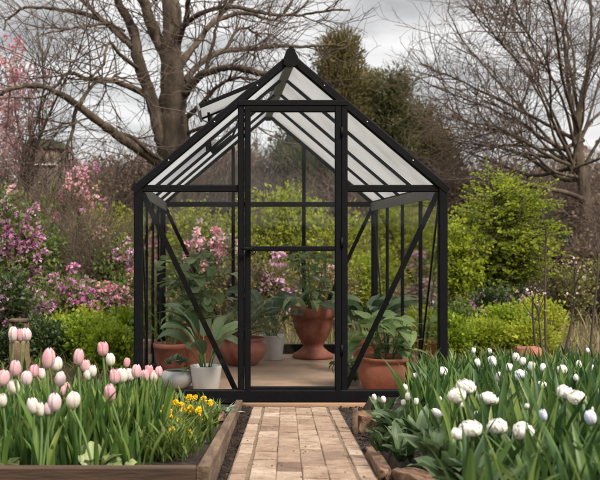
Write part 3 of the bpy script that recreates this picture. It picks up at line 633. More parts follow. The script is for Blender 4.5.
o, z = potted('potted_plant', 'dark paddle leaved plant in a white pot behind the terracotta bowl', 272, 7.72, [(0, 0), (.075, 0), (.08, .006), (.106, .19), (.106, .2), (.098, .2), (.093, .175), (0, .175)], 'ceramic')
r_ = np.random.default_rng(36); foliage_paddle(o, z, 13, .30, .055, .22, r_, 'big_deep', droop=(1.0, 2.0))
pr_urn = [(0, 0), (.165, 0), (.170, .012), (.165, .03), (.130, .05), (.088, .085), (.082, .105), (.098, .13), (.135, .20), (.160, .28), (.168, .325), (.180, .332), (.186, .36), (.186, .395), (.178, .41), (.160, .408), (.150, .37), (0, .37)]
o, z = potted('potted_plant', 'leafy light green plant in a footed terracotta urn at the back', 313, 7.85, pr_urn, 'terracotta_red')
r_ = np.random.default_rng(37); foliage_heads(o, z, 80, .62, .42, .068, 'heart', 'round', r_, 7, (.0, -.0), 1.25)
b = MB(); n = 6; az = np.array([4.1, 5.2, 5.6, 4.7, 3.4, .3]); strips(b, np.stack([np.cos(az)*.12, np.sin(az)*.12, np.full(n, z)], 1), az, 1.0, r_.uniform(.34, .46, n), .034, 2.3, 'paddle', 12, .2, .1, None, None, 5, r_); put(b, 'trailing_leaf', M['round'], o)
pr_big = [(0, 0), (.13, 0), (.14, .01), (.170, .075), (.178, .115), (.168, .16), (.155, .182), (.156, .188), (.175, .2), (.177, .215), (.165, .218), (.148, .19), (0, .19)]
o, z = potted('potted_plant', 'veined heart leaved plant in a wide terracotta pot at the front right corner', 386, 6.13, pr_big, 'terracotta')
r_ = np.random.default_rng(38); foliage_heads(o, z, 44, .30, .46, .105, 'heart', 'heart', r_, 9, (.02, -.02), 1.35)
o, z = potted('potted_plant', 'small leafy plant in a little white pot beside the wide terracotta pot', 352, 6.38, [(0, 0), (.05, 0), (.055, .006), (.07, .1), (.07, .106), (.064, .106), (.06, .09), (0, .09)], 'ceramic')
r_ = np.random.default_rng(39); foliage_heads(o, z, 26, .10, .22, .06, 'heart', 'green', r_, 5, (0, -.03), 1.3, droop=1.6)
b = MB(); n = 8; strips(b, np.array([[0, -.04, .06]]*n)+r_.normal(0, .02, (n, 3)), r_.uniform(3.6, 5.8, n), .3, .10, .022, 1.6, 'heart', 7, .2, rng=r_); put(b, 'trailing_leaf', M['green'], o)
o, z = potted('potted_plant', 'very dark large leaved plant behind the right door post', 367, 7.1, pr_small, 'terracotta_red')
r_ = np.random.default_rng(40); foliage_paddle(o, z, 20, .30, .055, .24, r_, 'big_deep', droop=(.7, 1.8), el=(.9, 1.5))
# ================================================================== TULIPS
def petal(b, phi, Rm, H, rs, hwk, open_, rnd, ns=11, nt=7, tipout=0):
    s = np.linspace(0, 1, ns)[:, None]; t = np.linspace(-1, 1, nt)[None]
    r = np.interp(s, [0, .1, .34, .6, .86, 1], [.34, .76, 1, .99, .76+open_*.35, .36+open_*.7])*Rm*rs
    hw = np.interp(s, [0, .2, .45, .7, .88, 1], [.32, .80, 1.03, .95, .56, .05])*Rm*hwk
    rr = np.maximum(r, Rm*.45); a = phi+t*hw/rr
    rad_ = r+.10*Rm*np.abs(t)**2*(-1)+tipout*s**3
    z = H*(s**.92)*(1-.04*t**2)
    V = np.stack([rad_*np.cos(a), rad_*np.sin(a), z+0*t], -1)
    A = np.stack([t+0*s, s+0*t, rnd+0*s*t], -1)
    b.add(V.reshape(-1, 3), grid_faces(ns, nt), A.reshape(-1, 3))
def tulip_mesh(mat, open_=0, seed=0, H=.054, Rm=.0185):
    rng = np.random.default_rng(seed); b = MB(); p0 = rng.uniform(0, 2)
    for k in range(3): petal(b, p0+k*2.094+1.047+rng.normal(0, .06), Rm, H*rng.uniform(.96, 1.03), .87, 1.08, open_*.7, rng.uniform(.1, .7))
    for k in range(3): petal(b, p0+k*2.094+rng.normal(0, .08), Rm, H*rng.uniform(.92, 1.0), 1.08, 1.0, open_+rng.uniform(0, .09), rng.uniform(.3, 1))
    return b.mesh('flower', M[mat])
def double_mesh(mat, seed=0, Rr=.0265):
    rng = np.random.default_rng(seed); b = MB(); n = 52
    for k in range(n):
        zc = 1-1.75*(k+.5)/n; a = k*2.39996+rng.normal(0, .2); q = math.sqrt(max(0, 1-zc*zc)); d = np.array([q*math.cos(a), q*math.sin(a), zc])
        up = unit(np.array([0, 0, 1.2])+rng.normal(0, .25, 3)-d*.1); sd = unit(np.cross(up, d)+1e-4); up = np.cross(d, sd)
        L_ = Rr*rng.uniform(.55, 1.0); c0 = d*Rr*rng.uniform(.55, 1.0)*np.array([1, 1, .82])-up*L_*.55
        s = np.linspace(0, 1, 6)[:, None]; t = np.linspace(-1, 1, 6)[None]
        w = np.interp(s, [0, .35, .7, 1], [.35, .85, 1, .72])*L_*.62
        bulge = (L_*.22*np.sin(s*2.6))*(1-.5*t*t)+L_*.05*np.sin(t*5+k)*s
        V = c0+sd*(w*t)[..., None]+up*(L_*s*(1+.20*np.sin(t*4+k*1.7))+0*t)[..., None]+d*bulge[..., None]
        A = np.stack([t+0*s, s+0*t, rng.uniform(0, 1)+0*s*t], -1); b.add(V.reshape(-1, 3), grid_faces(6, 6), A.reshape(-1, 3))
    return b.mesh('flower', M[mat])
HEADS = {}
for mt in ('t_pink', 't_deep', 't_blush', 't_cream', 'w_cream', 'w_white', 'w_blue'):
    HEADS[mt] = [tulip_mesh(mt, op, 60+q+len(mt)*7) for q, op in enumerate((0, .16, .46))]
DOUB = [double_mesh('w_cream', 80+q) for q in range(4)]+[double_mesh('w_blue', 90)]
def tulip(name, label, cat, px, py, Y, hpx, mesh, base, soilz, group, lean=.03, leafm='tulip_leaf', nl=2, rng=R, Lh=.054, tilt=.12, nod=0):
    p = W(px, py, Y); H = hpx*Y/F; sc = H/Lh; zs = soilz(Y); top = np.array([p[0], Y, p[2]-H*.48*(0 if Lh < .05 else 1)])
    if Lh < .05: top[2] -= H*.42
    bx = p[0]+rng.normal(0, lean); by = Y+rng.normal(0, lean*.6); o = thing(name, label, cat, (bx, by, zs), group)
    a = top-np.array([bx, by, zs]); a[2] = max(a[2], .06)
    b = MB(); sp = spline([(0, 0, -.03), a*.5+np.array([rng.normal(0, .008), rng.normal(0, .006), .01]), a], 9); tubes(b, sp, np.full(9, .0042), 6); put(b, 'stem', M['stem'], o)
    f = link('flower', mesh, o, a-np.array([0, 0, .002])); f.scale = (sc*rng.uniform(.86, 1.12), sc*rng.uniform(.86, 1.12), sc*rng.uniform(.94, 1.05)); f.rotation_euler = (rng.normal(0, tilt)+nod, rng.normal(0, tilt), rng.uniform(0, 6.28))
    for k in range(nl):
        b = MB(); az = rng.uniform(0, 6.28); strips(b, [[math.cos(az)*.006, math.sin(az)*.006, -.01]], az, rng.uniform(1.3, 1.52), max(.12, a[2]*rng.uniform(.7, .95)), rng.uniform(.009, .015), rng.uniform(.15, .7), 'blade', 9, .45, .03, twist=rng.normal(0, .5), cols=5, rng=rng); put(b, 'leaf', M[leafm], o)
    return o
# x, y of the head in the photo, head height in its pixels, colour, label
LT = [(2, 377, 17, 't_pink', 'pink tulip cut by the left edge, the middle one of three there'), (15, 368, 16, 't_pink', 'lilac pink tulip under the three tall ones before the stump'),
      (16, 386, 16, 't_cream', 'broad whitish tulip in front of the lilac pink one near the left edge'), (27, 378, 15, 't_blush', 'blush tulip right of the broad whitish one'),
      (34, 370, 14, 't_deep', 'deeper rose tulip with paired petals left of the tall central pink pair'), (3, 399, 14, 't_cream', 'cream tulip lowest at the left edge'),
      (47, 358, 20, 't_pink', 'large upright pink tulip, the taller bloom left of the narrow cream one'), (57, 363, 15, 't_cream', 'narrow cream tulip leaning on the large upright pink one'),
      (42, 373, 11, 't_blush', 'small pale tulip bud below the large upright pink one'), (60, 378, 16, 't_blush', 'oval blush tulip at mid height below the narrow cream one'),
      (34, 404, 18, 't_cream', 'white tulip with a brown edged petal low in the left group'), (41, 409, 14, 't_cream', 'lowest whitish tulip of the left group'),
      (55, 401, 20, 't_blush', 'big pale lilac pink tulip low in the group, right of the lowest whitish one'), (48, 408, 13, 't_blush', 'small blush tulip tucked left of the big low lilac pink one'),
      (64, 389, 14, 't_pink', 'half hidden pink tulip between the oval blush and the white egg shaped one'), (72, 399, 18, 't_cream', 'egg shaped white tulip standing alone low right of the group'),
      (78, 356, 17, 't_pink', 'tall pink tulip with one rosy petal edge, above the coral flowers'), (86, 365, 13, 't_pink', 'pink tulip just under the tall one with the rosy petal edge'),
      (88, 374, 13, 't_cream', 'open cream tulip below two pinks left of the leaf mound'), (92, 371, 12, 't_cream', 'thin cream tulip touching the open cream one'),
      (103, 348, 15, 't_deep', 'highest tulip of the bed, a pink egg against lime leaves'), (111, 359, 13, 't_cream', 'cream tulip just right below the highest pink one'),
      (126, 362, 10, 't_deep', 'small rose tulip tilted backwards in front of the corner post'), (115, 376, 15, 't_pink', 'pink tulip left in the row before the greenhouse corner'),
      (122, 375, 15, 't_cream', 'pointed cream pink tulip second in the row before the greenhouse corner'), (111, 392, 17, 't_pink', 'lilac pink tulip hanging lowest on the right half of the bed'),
      (130, 374, 13, 't_cream', 'cream tulip half covered by the boxy pink one'), (136, 371, 14, 't_pink', 'boxy pink tulip in front of the corner post foot'),
      (145, 375, 13, 't_pink', 'pink tulip right of the boxy one, fourth from the right end'), (149, 370, 12, 't_deep', 'rose tulip behind the others, third from the right end'),
      (153, 376, 13, 't_blush', 'blush tulip second from the right end of the row'), (159, 371, 11, 't_pink', 'last pink tulip at the right end of the row')]
TALL = [(13.5, 334, 15, 't_blush', 'pale tulip in front of the stump, leftmost of three close together'), (20.5, 334.5, 14, 't_deep', 'rosy tulip in the middle of three before the stump'), (26.5, 334, 14, 't_blush', 'slim pale tulip before the stump, rightmost of three')]
rt = np.random.default_rng(77)
for i, (px, py, hp, mt, lab) in enumerate(LT):
    Y = (2.79 if py > 397 else min(3.7, max(2.86, 48/hp+rt.uniform(-.05, .1)))); tulip('tulip', lab, 'tulip', px, py, Y, hp*1.0, HEADS[mt][i % 3], None, lsoil, 'pink tulips in the left bed', rng=rt, tilt=.10)
for i, (px, py, hp, mt, lab) in enumerate(TALL): tulip('tulip', lab, 'tulip', px, py, 4.05, hp, HEADS[mt][0], None, lsoil, 'pink tulips in the left bed', rng=rt, tilt=.04, lean=.008)
def rsoil(y): return gz(0, y)+.05
RT = [('d', 466, 380, 3.0, 17, 0, 'large cream double tulip, upper of the pair below the corner post'), ('d', 457, 388, 2.95, 17, 1, 'cream double tulip, lower left of the pair below the corner post'),
      ('d', 488, 392, 3.0, 15, 2, 'ruffled white double tulip alone right of the pair'), ('d', 470, 421, 2.6, 18, 3, 'cream double tulip, upper of the low pair in the middle'),
      ('d', 458, 428, 2.55, 13, 0, 'cream double tulip, lower left of the low pair in the middle'), ('d', 497, 419, 2.6, 16, 1, 'blurred white double tulip in front, right of the low pair'),
      ('d', 523, 423, 2.55, 18, 2, 'cream double tulip low and nearest to the bottom of the bed'), ('d', 565, 386, 2.9, 15, 3, 'round white double tulip, left of the right hand pair'),
      ('d', 577, 391, 2.85, 16, 0, 'round white double tulip, right of the right hand pair'), ('b', 519, 370, 3.9, 12, 4, 'wide bluish white double tulip at the back of the bed'),
      ('d', 541, 381, 3.6, 9, 2, 'small ragged white flower between the bluish one and the right hand pair'), ('d', 562, 365, 4.0, 10, 1, 'white double tulip by the dark sapling stem'),
      ('w', 444, 369, 4.3, 11, 'w_white', 'white tulip bending over in front of the corner post'), ('w', 494, 361, 4.4, 10, 'w_white', 'white tulip at the back left of the clay trough'),
      ('w', 499, 376, 3.9, 11, 'w_cream', 'closed cream tulip bud below the one left of the trough'), ('w', 516, 357, 4.6, 9, 'w_white', 'white tulip against the clay trough'),
      ('w', 522, 361, 4.5, 8, 'w_white', 'smaller white tulip just right under the one against the trough'), ('w', 530, 366, 4.2, 10, 'w_white', 'boxy white tulip below the right end of the trough'),
      ('w', 543, 367, 4.2, 9, 'w_white', 'open white tulip right of the boxy one'), ('w', 579, 364, 4.3, 8, 'w_white', 'white tulip right of the dark sapling'),
      ('w', 593, 368, 4.2, 9, 'w_white', 'slanting white tulip nearest the right edge'), ('w', 509, 367, 4.4, 8, 'w_white', 'slim white bud left of the bluish double tulip'),
      ('w', 477, 363, 4.6, 9, 'w_cream', 'greyish cream tulip behind the ruffled double'), ('w', 461, 403, 3.2, 8, 'w_white', 'thin white bud below the pair of doubles'),
      ('w', 440, 398, 3.3, 5, 'w_white', 'tiny white bud left below the pair of doubles'), ('w', 416, 375, 4.5, 6, 'w_white', 'tiny white bud beside the wide terracotta pot'),
      ('w', 408, 396, 3.9, 8, 'w_cream', 'yellowish cream tulip right of the terracotta pot foot'), ('w', 405, 387, 4.2, 7, 'w_white', 'white tulip touching the terracotta pot foot'),
      ('w', 416, 401, 3.8, 7, 'w_white', 'slanting white bud right of the yellowish cream tulip'), ('w', 404, 402, 3.8, 6, 'w_white', 'white bud just below the yellowish cream tulip'),
      ('w', 442, 410, 3.1, 12, 'w_white', 'drooping long white tulip in the left half of the bed'), ('w', 545, 414, 2.6, 11, 'w_blue', 'pale blue white tulip low in front'),
      ('w', 592, 416, 2.55, 15, 'w_blue', 'large bluish white tulip low at the right edge'), ('w', 577, 377, 3.6, 7, 'w_white', 'leaning white bud above the right hand pair'),
      ('w', 475, 412, 2.9, 5, 'w_white', 'round little bud right above the low pair'), ('w', 489, 350, 5.0, 7, 'w_white', 'drooping white tulip highest at the back'),
      ('w', 473, 350, 5.0, 6, 'w_white', 'pale tulip highest at the back left'), ('w', 588, 350, 4.9, 5, 'w_white', 'faint white bud at the back right'),
      ('w', 375, 397, 4.3, 7, 'w_cream', 'pale bud left of the two nodding over the timber block'), ('w', 384, 399, 4.25, 7, 'w_cream', 'pale bud right of the two nodding over the timber block'),
      ('w', 526, 405, 2.9, 6, 'w_cream', 'thin cream bud between the front doubles'), ('w', 591, 409, 2.7, 6, 'w_cream', 'yellow green bud above the bluish tulip at the right edge')]
for (k, px, py, Y, hp, mt, lab) in RT:
    if k == 'w': tulip('tulip', lab, 'tulip', px, py, Y, hp*1.05, HEADS[mt][int(px) % 3], None, rsoil, 'white tulips in the right bed', rng=rt, leafm='tulip_leaf_deep', tilt=.9 if 'bend' in lab or 'droop' in lab else .18)
    else: tulip('double_tulip', lab, 'tulip', px, py, Y, hp, DOUB[mt], None, rsoil, 'double white tulips in the right bed', rng=rt, leafm='tulip_leaf_deep', Lh=.0499)
def blades(b, n, xr, yr, soil, hr, wr, inside=None, rng=R, dr=(.15, .8), px_lim=None, K=9, prof='blade', cols=3, elr=(1.2, 1.55)):
    x = rng.uniform(*xr, n*3); y = rng.uniform(*yr, n*3)
    k = np.array([inside(a, c) for a, c in zip(x, y)]) if inside else np.ones(len(x), bool)
    x, y = x[k][:n], y[k][:n]; m = len(x); z = np.array([soil(c) for c in y])-.02
    strips(b, np.stack([x, y, z], 1), rng.uniform(0, 6.28, m), rng.uniform(*elr, m), rng.uniform(*hr, m), rng.uniform(*wr, m), rng.uniform(*dr, m), prof, K, .5, .04, None, rng.normal(0, .7, m), cols, rng)
def pxof(x, y): return 218+x*F/y
rb_ = np.random.default_rng(51)
b = MB(); blades(b, 1500, (-1.6, -.12), (3.0, 3.95), lsoil, (.17, .275), (.007, .0135), lambda x, y: pxof(x, y) < (158 if y < 3.4 else 150), rb_, (.05, .5), elr=(1.3, 1.57))
blades(b, 330, (-1.4, -.14), (2.82, 3.0), lsoil, (.10, .165), (.0055, .0115), lambda x, y: pxof(x, y) < 155, rb_, (.05, .6), elr=(1.3, 1.57))
blades(b, 380, (-.8, -.12), (3.0, 3.75), lsoil, (.20, .285), (.0055, .011), lambda x, y: 96 < pxof(x, y) < 163, rb_, (.05, .35), elr=(1.35, 1.57))
tag(put(b, 'tulip_leaves', M['tulip_leaf']), 'dense upright tulip leaves filling the left bed behind its front plank', 'tulip leaves', kind='stuff')
def inR(x, y):
    q = pxof(x, y)
    if y > 5.45 and x < 1.5: return False
    return q > np.interp(y, [1.9, 2.5, 2.9, 3.3, 3.9, 4.4, 5.4], [455, 450, 448, 432, 412, 404, 418])
b = MB(); blades(b, 3200, (.5, 3.2), (2.6, 5.9), rsoil, (.19, .345), (.008, .017), inR, rb_, (.05, .6), elr=(1.25, 1.57))
blades(b, 520, (.55, 2.2), (2.1, 2.9), rsoil, (.15, .27), (.007, .014), inR, rb_, (.2, .9))
tag(put(b, 'tulip_leaves', M['tulip_leaf_deep']), 'dense deep green tulip leaves filling the bed right of the path', 'tulip leaves', kind='stuff')
def rosette(label, px, py, Y, n, L_, wd, mat, group, soil, rng, el=(.3, 1.1), droop=(.5, 1.3), name='leafy_plant', cat='plant'):
    p = W(px, py, Y); o = thing(name, label, cat, (p[0], Y, soil(Y)), group)
    b = MB(); strips(b, rng.normal(0, .012, (n, 3))*np.array([1, 1, 0]), rng.uniform(0, 6.28, n), rng.uniform(*el, n), L_*rng.uniform(.7, 1.2, n), wd*rng.uniform(.7, 1.2, n), rng.uniform(*droop, n), 'paddle', 9, .25, .16, None, rng.normal(0, .4, n), 5, rng); put(b, 'leaves', M[mat], o)
    return o
for px, py, Y, L_, lab in [(96, 460, 2.83, .085, 'pale lettuce-like rosette at the foot of the tulips, left of two'), (121, 463, 2.81, .06, 'smaller pale rosette right of the first, against the front plank'), (2, 461, 2.81, .06, 'bright pale rosette at the left edge behind the front plank'), (108, 447, 3.0, .08, 'pale rosette set back in the gap between the tulip leaves')]:
    rosette(lab, px, py, Y, 9, L_, L_*.42, 'lettuce', 'pale rosettes under the tulips', lsoil, rb_, (.1, 1.0))
for px, Y, L_, lab in [(455, 2.6, .15, 'broad blue green plant in front, left of the low double tulips'), (437, 2.95, .17, 'broad leaved plant above the chunky sawn block'), (384, 3.35, .12, 'small leafy clump just right of the long split block'), (392, 3.62, .14, 'leafy clump on the bank right of the squarish block'), (402, 3.12, .12, 'leafy clump hanging over the chunky sawn block'), (398, 3.9, .15, 'leafy clump over the long split timber block'), (385, 4.25, .13, 'leafy clump beside the squarish timber block'),
                       (520, 2.45, .15, 'blurred broad leaved plant at the bottom of the right bed'), (578, 2.45, .16, 'broad leaved plant with a pale leaf at the lower right corner'), (480, 2.4, .14, 'broad leaved plant at the bottom left of the right bed'), (418, 3.35, .15, 'low broad leaved plant drooping behind the blocks'), (550, 2.6, .15, 'tall broad leaved plant under the pale blue tulip'), (500, 2.6, .14, 'broad leaved plant between the front double tulips')]:
    rosette(lab, px, 400, Y, 13, L_, L_*.17, 'broad', 'broad leaved plants in the right bed', rsoil, rb_, (.7, 1.45), (.5, 1.5))
def flowerplant(label, px, Y, h, heads, rng, fm='yellow', name='yellow_flower', cat='flowers', group='golden flowers in the left bed'):
    p = W(px-7, 400, Y); o = thing(name, label, cat, (p[0], Y, lsoil(Y)), group)
    b = MB(); n = 170; a = rng.uniform(0, 6.28, n); r = .085*np.sqrt(rng.uniform(0, 1, n)); z = rng.uniform(0, h*.35, n)
    strips(b, np.stack([r*np.cos(a), r*np.sin(a), z], 1), rng.uniform(0, 6.28, n), rng.uniform(.8, 1.5, n), rng.uniform(.05, .115, n), rng.uniform(.0035, .007, n), .7, 'lance', 5, .3, rng=rng); put(b, 'foliage', M['green'], o)
    st = MB(); fb = []
    for (dx, dz) in heads:
        c = np.array([dx*1.25, rng.uniform(-.06, .06), dz*.92]); tubes(st, spline([(dx*.3, 0, 0), c*.6+np.array([0, 0, .02]), c], 6), np.full(6, .0017), 4)
        f = MB(); q = 22; v = unit(rng.normal(0, 1, (q, 3))+np.array([0, -.2, .35])); scatter(f, c+v*.003, v+rng.normal(0, .25, v.shape), rng.uniform(.010, .0145, q), rng.uniform(0, 1, q), LEAF_V*np.array([1.6, 1, 1]), LEAF_F, rng=rng); fb.append(f)
    put(st, 'stems', M['stem'], o)
    for f in fb: put(f, 'flower_head', M[fm], o, smooth=False)
for px, Y, heads, lab in [(168, 3.3, [(-.03, .10), (.03, .125), (.0, .14), (.025, .15), (.05, .11)], 'golden flowers at the left end of the group, next to the tulip leaves'),
                          (178, 3.5, [(-.02, .15), (-.01, .125), (-.008, .10), (.03, .145), (.012, .155)], 'golden flowers with stacked heads second from the left'),
                          (189, 3.65, [(-.02, .16), (.02, .165), (.0, .12)], 'sparse golden flowers in the middle of the group'),
                          (198, 3.55, [(-.02, .13), (.0, .115), (.025, .14), (.02, .12), (.035, .105), (.0, .145)], 'fullest clump of golden flowers right of the middle'),
                          (205, 3.85, [(-.03, .155), (-.01, .16), (.02, .155), (.04, .14)], 'golden flowers at the back in front of the black base'),
                          (184, 3.12, [(-.045, .075), (.03, .085)], 'lower plant with two orange heads in front of the golden group'), (170, 3.0, [(.02, .10)], 'mostly green plant at the corner of the plank bed')]:
    flowerplant(lab, px, Y, .2, heads, rb_)
o = rosette('small silvery variegated plant at the far corner of the plank bed', 223, 420, 4.75, 26, .09, .011, 'succ', None, lsoil, rb_, (.3, 1.4), (.3, 1.0))
for i, (px, py, Y, lab) in enumerate([(215, 430, 4.35, 'dry brown clod behind the golden flowers'), (211, 440, 4.1, 'larger dry clod in front of the other one'), (219, 428, 4.5, 'small clod touching the side plank')]):
    b = MB(); rough_block(b, (.055, .05, .04), 40+i, 8, .2); p = W(px, py, Y); p[2] = lsoil(Y)+.012; tag(put(b, 'soil_clod', M['post'], None, p), lab, 'clod', 'clods in the left bed')
b = MB(); n = 500; x = rb_.uniform(-2.5, .1, n*2); y = rb_.uniform(3.6, 5.4, n*2); k = pxof(x, y) < 208; x, y = x[k], y[k]
strips(b, np.stack([x, y, [lsoil(c) for c in y]], 1), rb_.uniform(0, 6.28, len(x)), rb_.uniform(.6, 1.5, len(x)), rb_.uniform(.06, .16, len(x)), rb_.uniform(.004, .010, len(x)), .9, 'lance', 6, .3, rng=rb_)
tag(put(b, 'ground_cover', M['green']), 'low narrow leaved greenery between the golden flowers and the greenhouse', 'ground cover', kind='stuff')
# ================================================================== TREES
def bare_tree(name, label, limbs, Y, twn, rng, bark='bark', tw='twig', cat='tree', group=None, jit=.9, tl=(1.3, .7, .35), base=None, trunks=2, lo=.2):
    """limbs: lists of (px, py, radius px, depth offset m); the first 'trunks' make the trunk, the rest the boughs"""
    p0 = W(limbs[0][0][0], 300, Y) if base is None else base
    o = thing(name, label, cat, (p0[0], Y, gz(p0[0], Y))); O = np.array(o.location); polys = []
    tb, bb = MB(), MB()
    for li, lm in enumerate(limbs):
        P = []
        for q in lm:
            dy = q[3] if len(q) > 3 else 0
            P.append(np.concatenate([W(q[0], q[1], Y+dy), [q[2]*(.88 if li == 0 else .74)*(Y+dy)/F]]))
        P = np.array(P); n = 8+6*len(P); SP = spline(P, n)
        SP[:, :3] += np.cumsum(rng.normal(0, .012, (n, 3)), 0)*np.linspace(0, 1, n)[:, None]; r = np.maximum(SP[:, 3], .006)
        tubes(tb if li < trunks else bb, SP[:, :3]-O, r*(1+.06*rng.normal(0, 1, n)), 12 if li < trunks else 8)
        idx = np.linspace(0, n-1, 16).astype(int); polys.append(SP[idx, :3]-O)
    put(tb, 'trunk', M[bark], o); put(bb, 'boughs', M[bark], o)
    par = np.array(polys[trunks-1:] if trunks > 1 else polys); cb = MB()
    s1 = sprout(par, twn, tl[0], .75, lo, rng, 7, .2, .06); tubes(cb, s1, np.linspace(.012, .005, 7)[None]*rng.uniform(.5, 1.1, (twn, 1)), 4)
    s2 = sprout(s1, twn*4, tl[1], .7, .15, rng, 6, .22, .04); tubes(cb, s2, np.linspace(.0055, .003, 6)[None].repeat(twn*4, 0), 3)
    s3 = sprout(s2, twn*9, tl[2], .7, .15, rng, 4, .25, .03); tubes(cb, s3, np.linspace(.0036, .0022, 4)[None].repeat(twn*9, 0), 3)
    put(cb, 'crown', M[tw], o); return o
TL = [[(176, 312, 22), (177, 240, 20), (175, 165, 18.5), (172, 110, 16.5), (170, 60, 12), (169, 20, 10), (165, -40, 8)],
      [(174, 172, 9, 0), (162, 142, 10, -.1), (151, 103, 9), (138, 68, 8, .1), (128, 35, 6.5, .2), (114, 3, 5, .3), (105, -30, 4)],
      [(172, 84, 7), (165, 58, 7.5), (155, 35, 8), (142, 5, 7, -.2), (132, -25, 5)],
      [(174, 176, 8, 0), (158, 162, 8, -.2), (140, 148, 7, -.4), (115, 130, 6, -.7), (80, 103, 5, -1), (58, 86, 4, -1.2), (30, 79, 3.2, -1.4), (0, 87, 2.6, -1.6), (-25, 100, 2)],
      [(150, 98, 5), (135, 88, 4.4, -.3), (115, 80, 3.8, -.5), (97, 77, 3.2, -.7), (74, 70, 2.4, -.9), (62, 82, 2, -1), (50, 95, 1.5, -1)],
      [(133, 48, 5), (122, 36, 4.5, .2), (108, 23, 3.8, .4), (85, 13, 3, .7), (55, 8, 2.4, 1), (28, 8, 2, 1.2), (14, 20, 1.6, 1.3), (8, 36, 1.2, 1.3)],
      [(125, 42, 3.6), (108, 24, 3.4), (94, 12, 3), (78, -6, 2.5, .3), (65, -25, 2)], [(125, 31, 2.0, .1), (110, 25, 2, 0), (98, 23, 2, -.2), (70, 27, 1.6, -.5), (42, 32, 1, -.8)],
      [(140, 70, 3), (120, 55, 2.4, -.4), (108, 44, 2, -.6), (100, 66, 1.8, -.9), (88, 82, 1.6, -1), (70, 88, 1.4, -1.1), (45, 80, 1, -1.3)],
      [(78, 103, 3, -1), (72, 125, 2.4, -1), (64, 150, 2, -1.1), (60, 175, 1.5, -1.1)], [(80, 104, 2.6, -1), (90, 88, 2.4, -.8), (104, 78, 2, -.6), (125, 72, 1.5, -.4)],
      [(118, 133, 3, -.6), (134, 140, 3, -.5), (150, 155, 3, -.4), (160, 168, 3, -.2)],
      [(183, 98, 6), (192, 84, 5.5, -.3), (206, 74, 5, -.6), (230, 70, 4.6, -.9), (262, 74, 4, -1.2), (300, 84, 3, -1.4)],
      [(180, 66, 5.5), (192, 48, 4.6, .3), (206, 28, 4, .6), (224, 10, 3.4, .9), (240, -10, 2.6, 1.1)],
      [(184, 82, 4.6), (202, 62, 4.2, .4), (225, 50, 3.8, .7), (255, 45, 3.2, 1), (290, 42, 2.4, 1.3), (320, 42, 1.8, 1.5), (348, 41, 1, 1.6)],
      [(177, 48, 4.6), (183, 28, 4, -.3), (190, 5, 3.4, -.6), (196, -25, 2.6, -.8)],
      [(205, 30, 3.6, .5), (222, 18, 3.2, .7), (246, 12, 2.8, .8), (270, 18, 2, .9), (286, 4, 1.4, 1), (292, -14, 1, 1)],
      [(178, 30, 4), (200, 14, 3.4, -.4), (235, 6, 2.8, -.8), (275, 10, 2.2, -1.1), (310, 6, 1.8, -1.3), (340, 0, 1.2, -1.4)],
      [(186, 118, 4), (198, 108, 3.4, -.3), (214, 92, 2.6, -.6), (232, 86, 2, -.8), (255, 92, 1.2, -1)], [(205, 74, 3, -.6), (210, 50, 2.4, -.7), (216, 25, 2, -.8), (219, 0, 1.6, -.9)],
      [(225, 52, 2.6, .7), (236, 32, 2, .8), (248, 26, 1.6, .9), (262, 34, 1.2, 1)], [(183, 135, 3), (200, 128, 2.4, -.5), (222, 118, 1.8, -.9), (240, 120, 1.2, -1)]]
rtree = np.random.default_rng(8)
bare_tree('bare_tree', 'big leafless tree with forked grey trunk rising behind the greenhouse left slope', TL, 14.0, 230, rtree, tl=(1.1, .62, .34), trunks=3)
rr_ = np.random.default_rng(9); fan = []
for (ex, ey) in [(428, 62), (438, 88), (446, 118), (450, 34), (468, 8), (484, -16), (505, -24), (524, -30), (548, -34), (570, -40), (596, -36), (630, -30), (660, 0), (436, 132), (452, 150), (680, 60), (690, 110), (520, 20), (500, 60), (480, 90), (560, 10), (610, 10), (476, 132), (470, 150)]:
    sx, sy = rr_.uniform(568, 584), rr_.uniform(128, 182); dy = rr_.uniform(-2.2, 2.2)
    m1 = (sx+(ex-sx)*.26+rr_.normal(0, 5), sy+(ey-sy)*.34+(2 if ey < 70 else 8)+rr_.normal(0, 4)); m2 = (sx+(ex-sx)*.60+rr_.normal(0, 7), sy+(ey-sy)*.68+(0 if ey < 70 else 5)+rr_.normal(0, 5))
    r0 = rr_.uniform(2.1, 3.3)
    fan.append([(sx, sy, r0), (m1[0], m1[1], r0*.74, dy*.3), (m2[0], m2[1], r0*.5, dy*.7), (ex, ey, .7, dy)])
TR = [[(590, 262, 8), (586, 225, 6.5), (584, 190, 6.2), (580, 160, 6), (578, 135, 4.6), (582, 105, 3.4), (590, 70, 1.9), (594, 20, 1.2), (592, -30, .6)]]+fan+[
      [(584, 200, 4), (566, 192, 3.4, -.5), (540, 186, 2.8, -1), (512, 176, 2.2, -1.3), (486, 166, 1.4, -1.5)], [(580, 180, 3.6), (560, 178, 3, .6), (536, 166, 2.4, 1), (510, 156, 1.6, 1.3)], [(588, 205, 4), (604, 190, 3.4, .3), (625, 170, 2.6, .5), (650, 150, 2)],
      [(590, 245, 4, 0), (600, 258, 3), (606, 272, 2.4)], [(586, 232, 3.6), (578, 246, 3, -.2), (574, 262, 2.4, -.4)]]
bare_tree('bare_tree', 'leafless fan branched tree at the right edge against the clouds', TR, 16.0, 400, rr_, tl=(1.25, .72, .38), trunks=1, tw='twig', lo=.42)
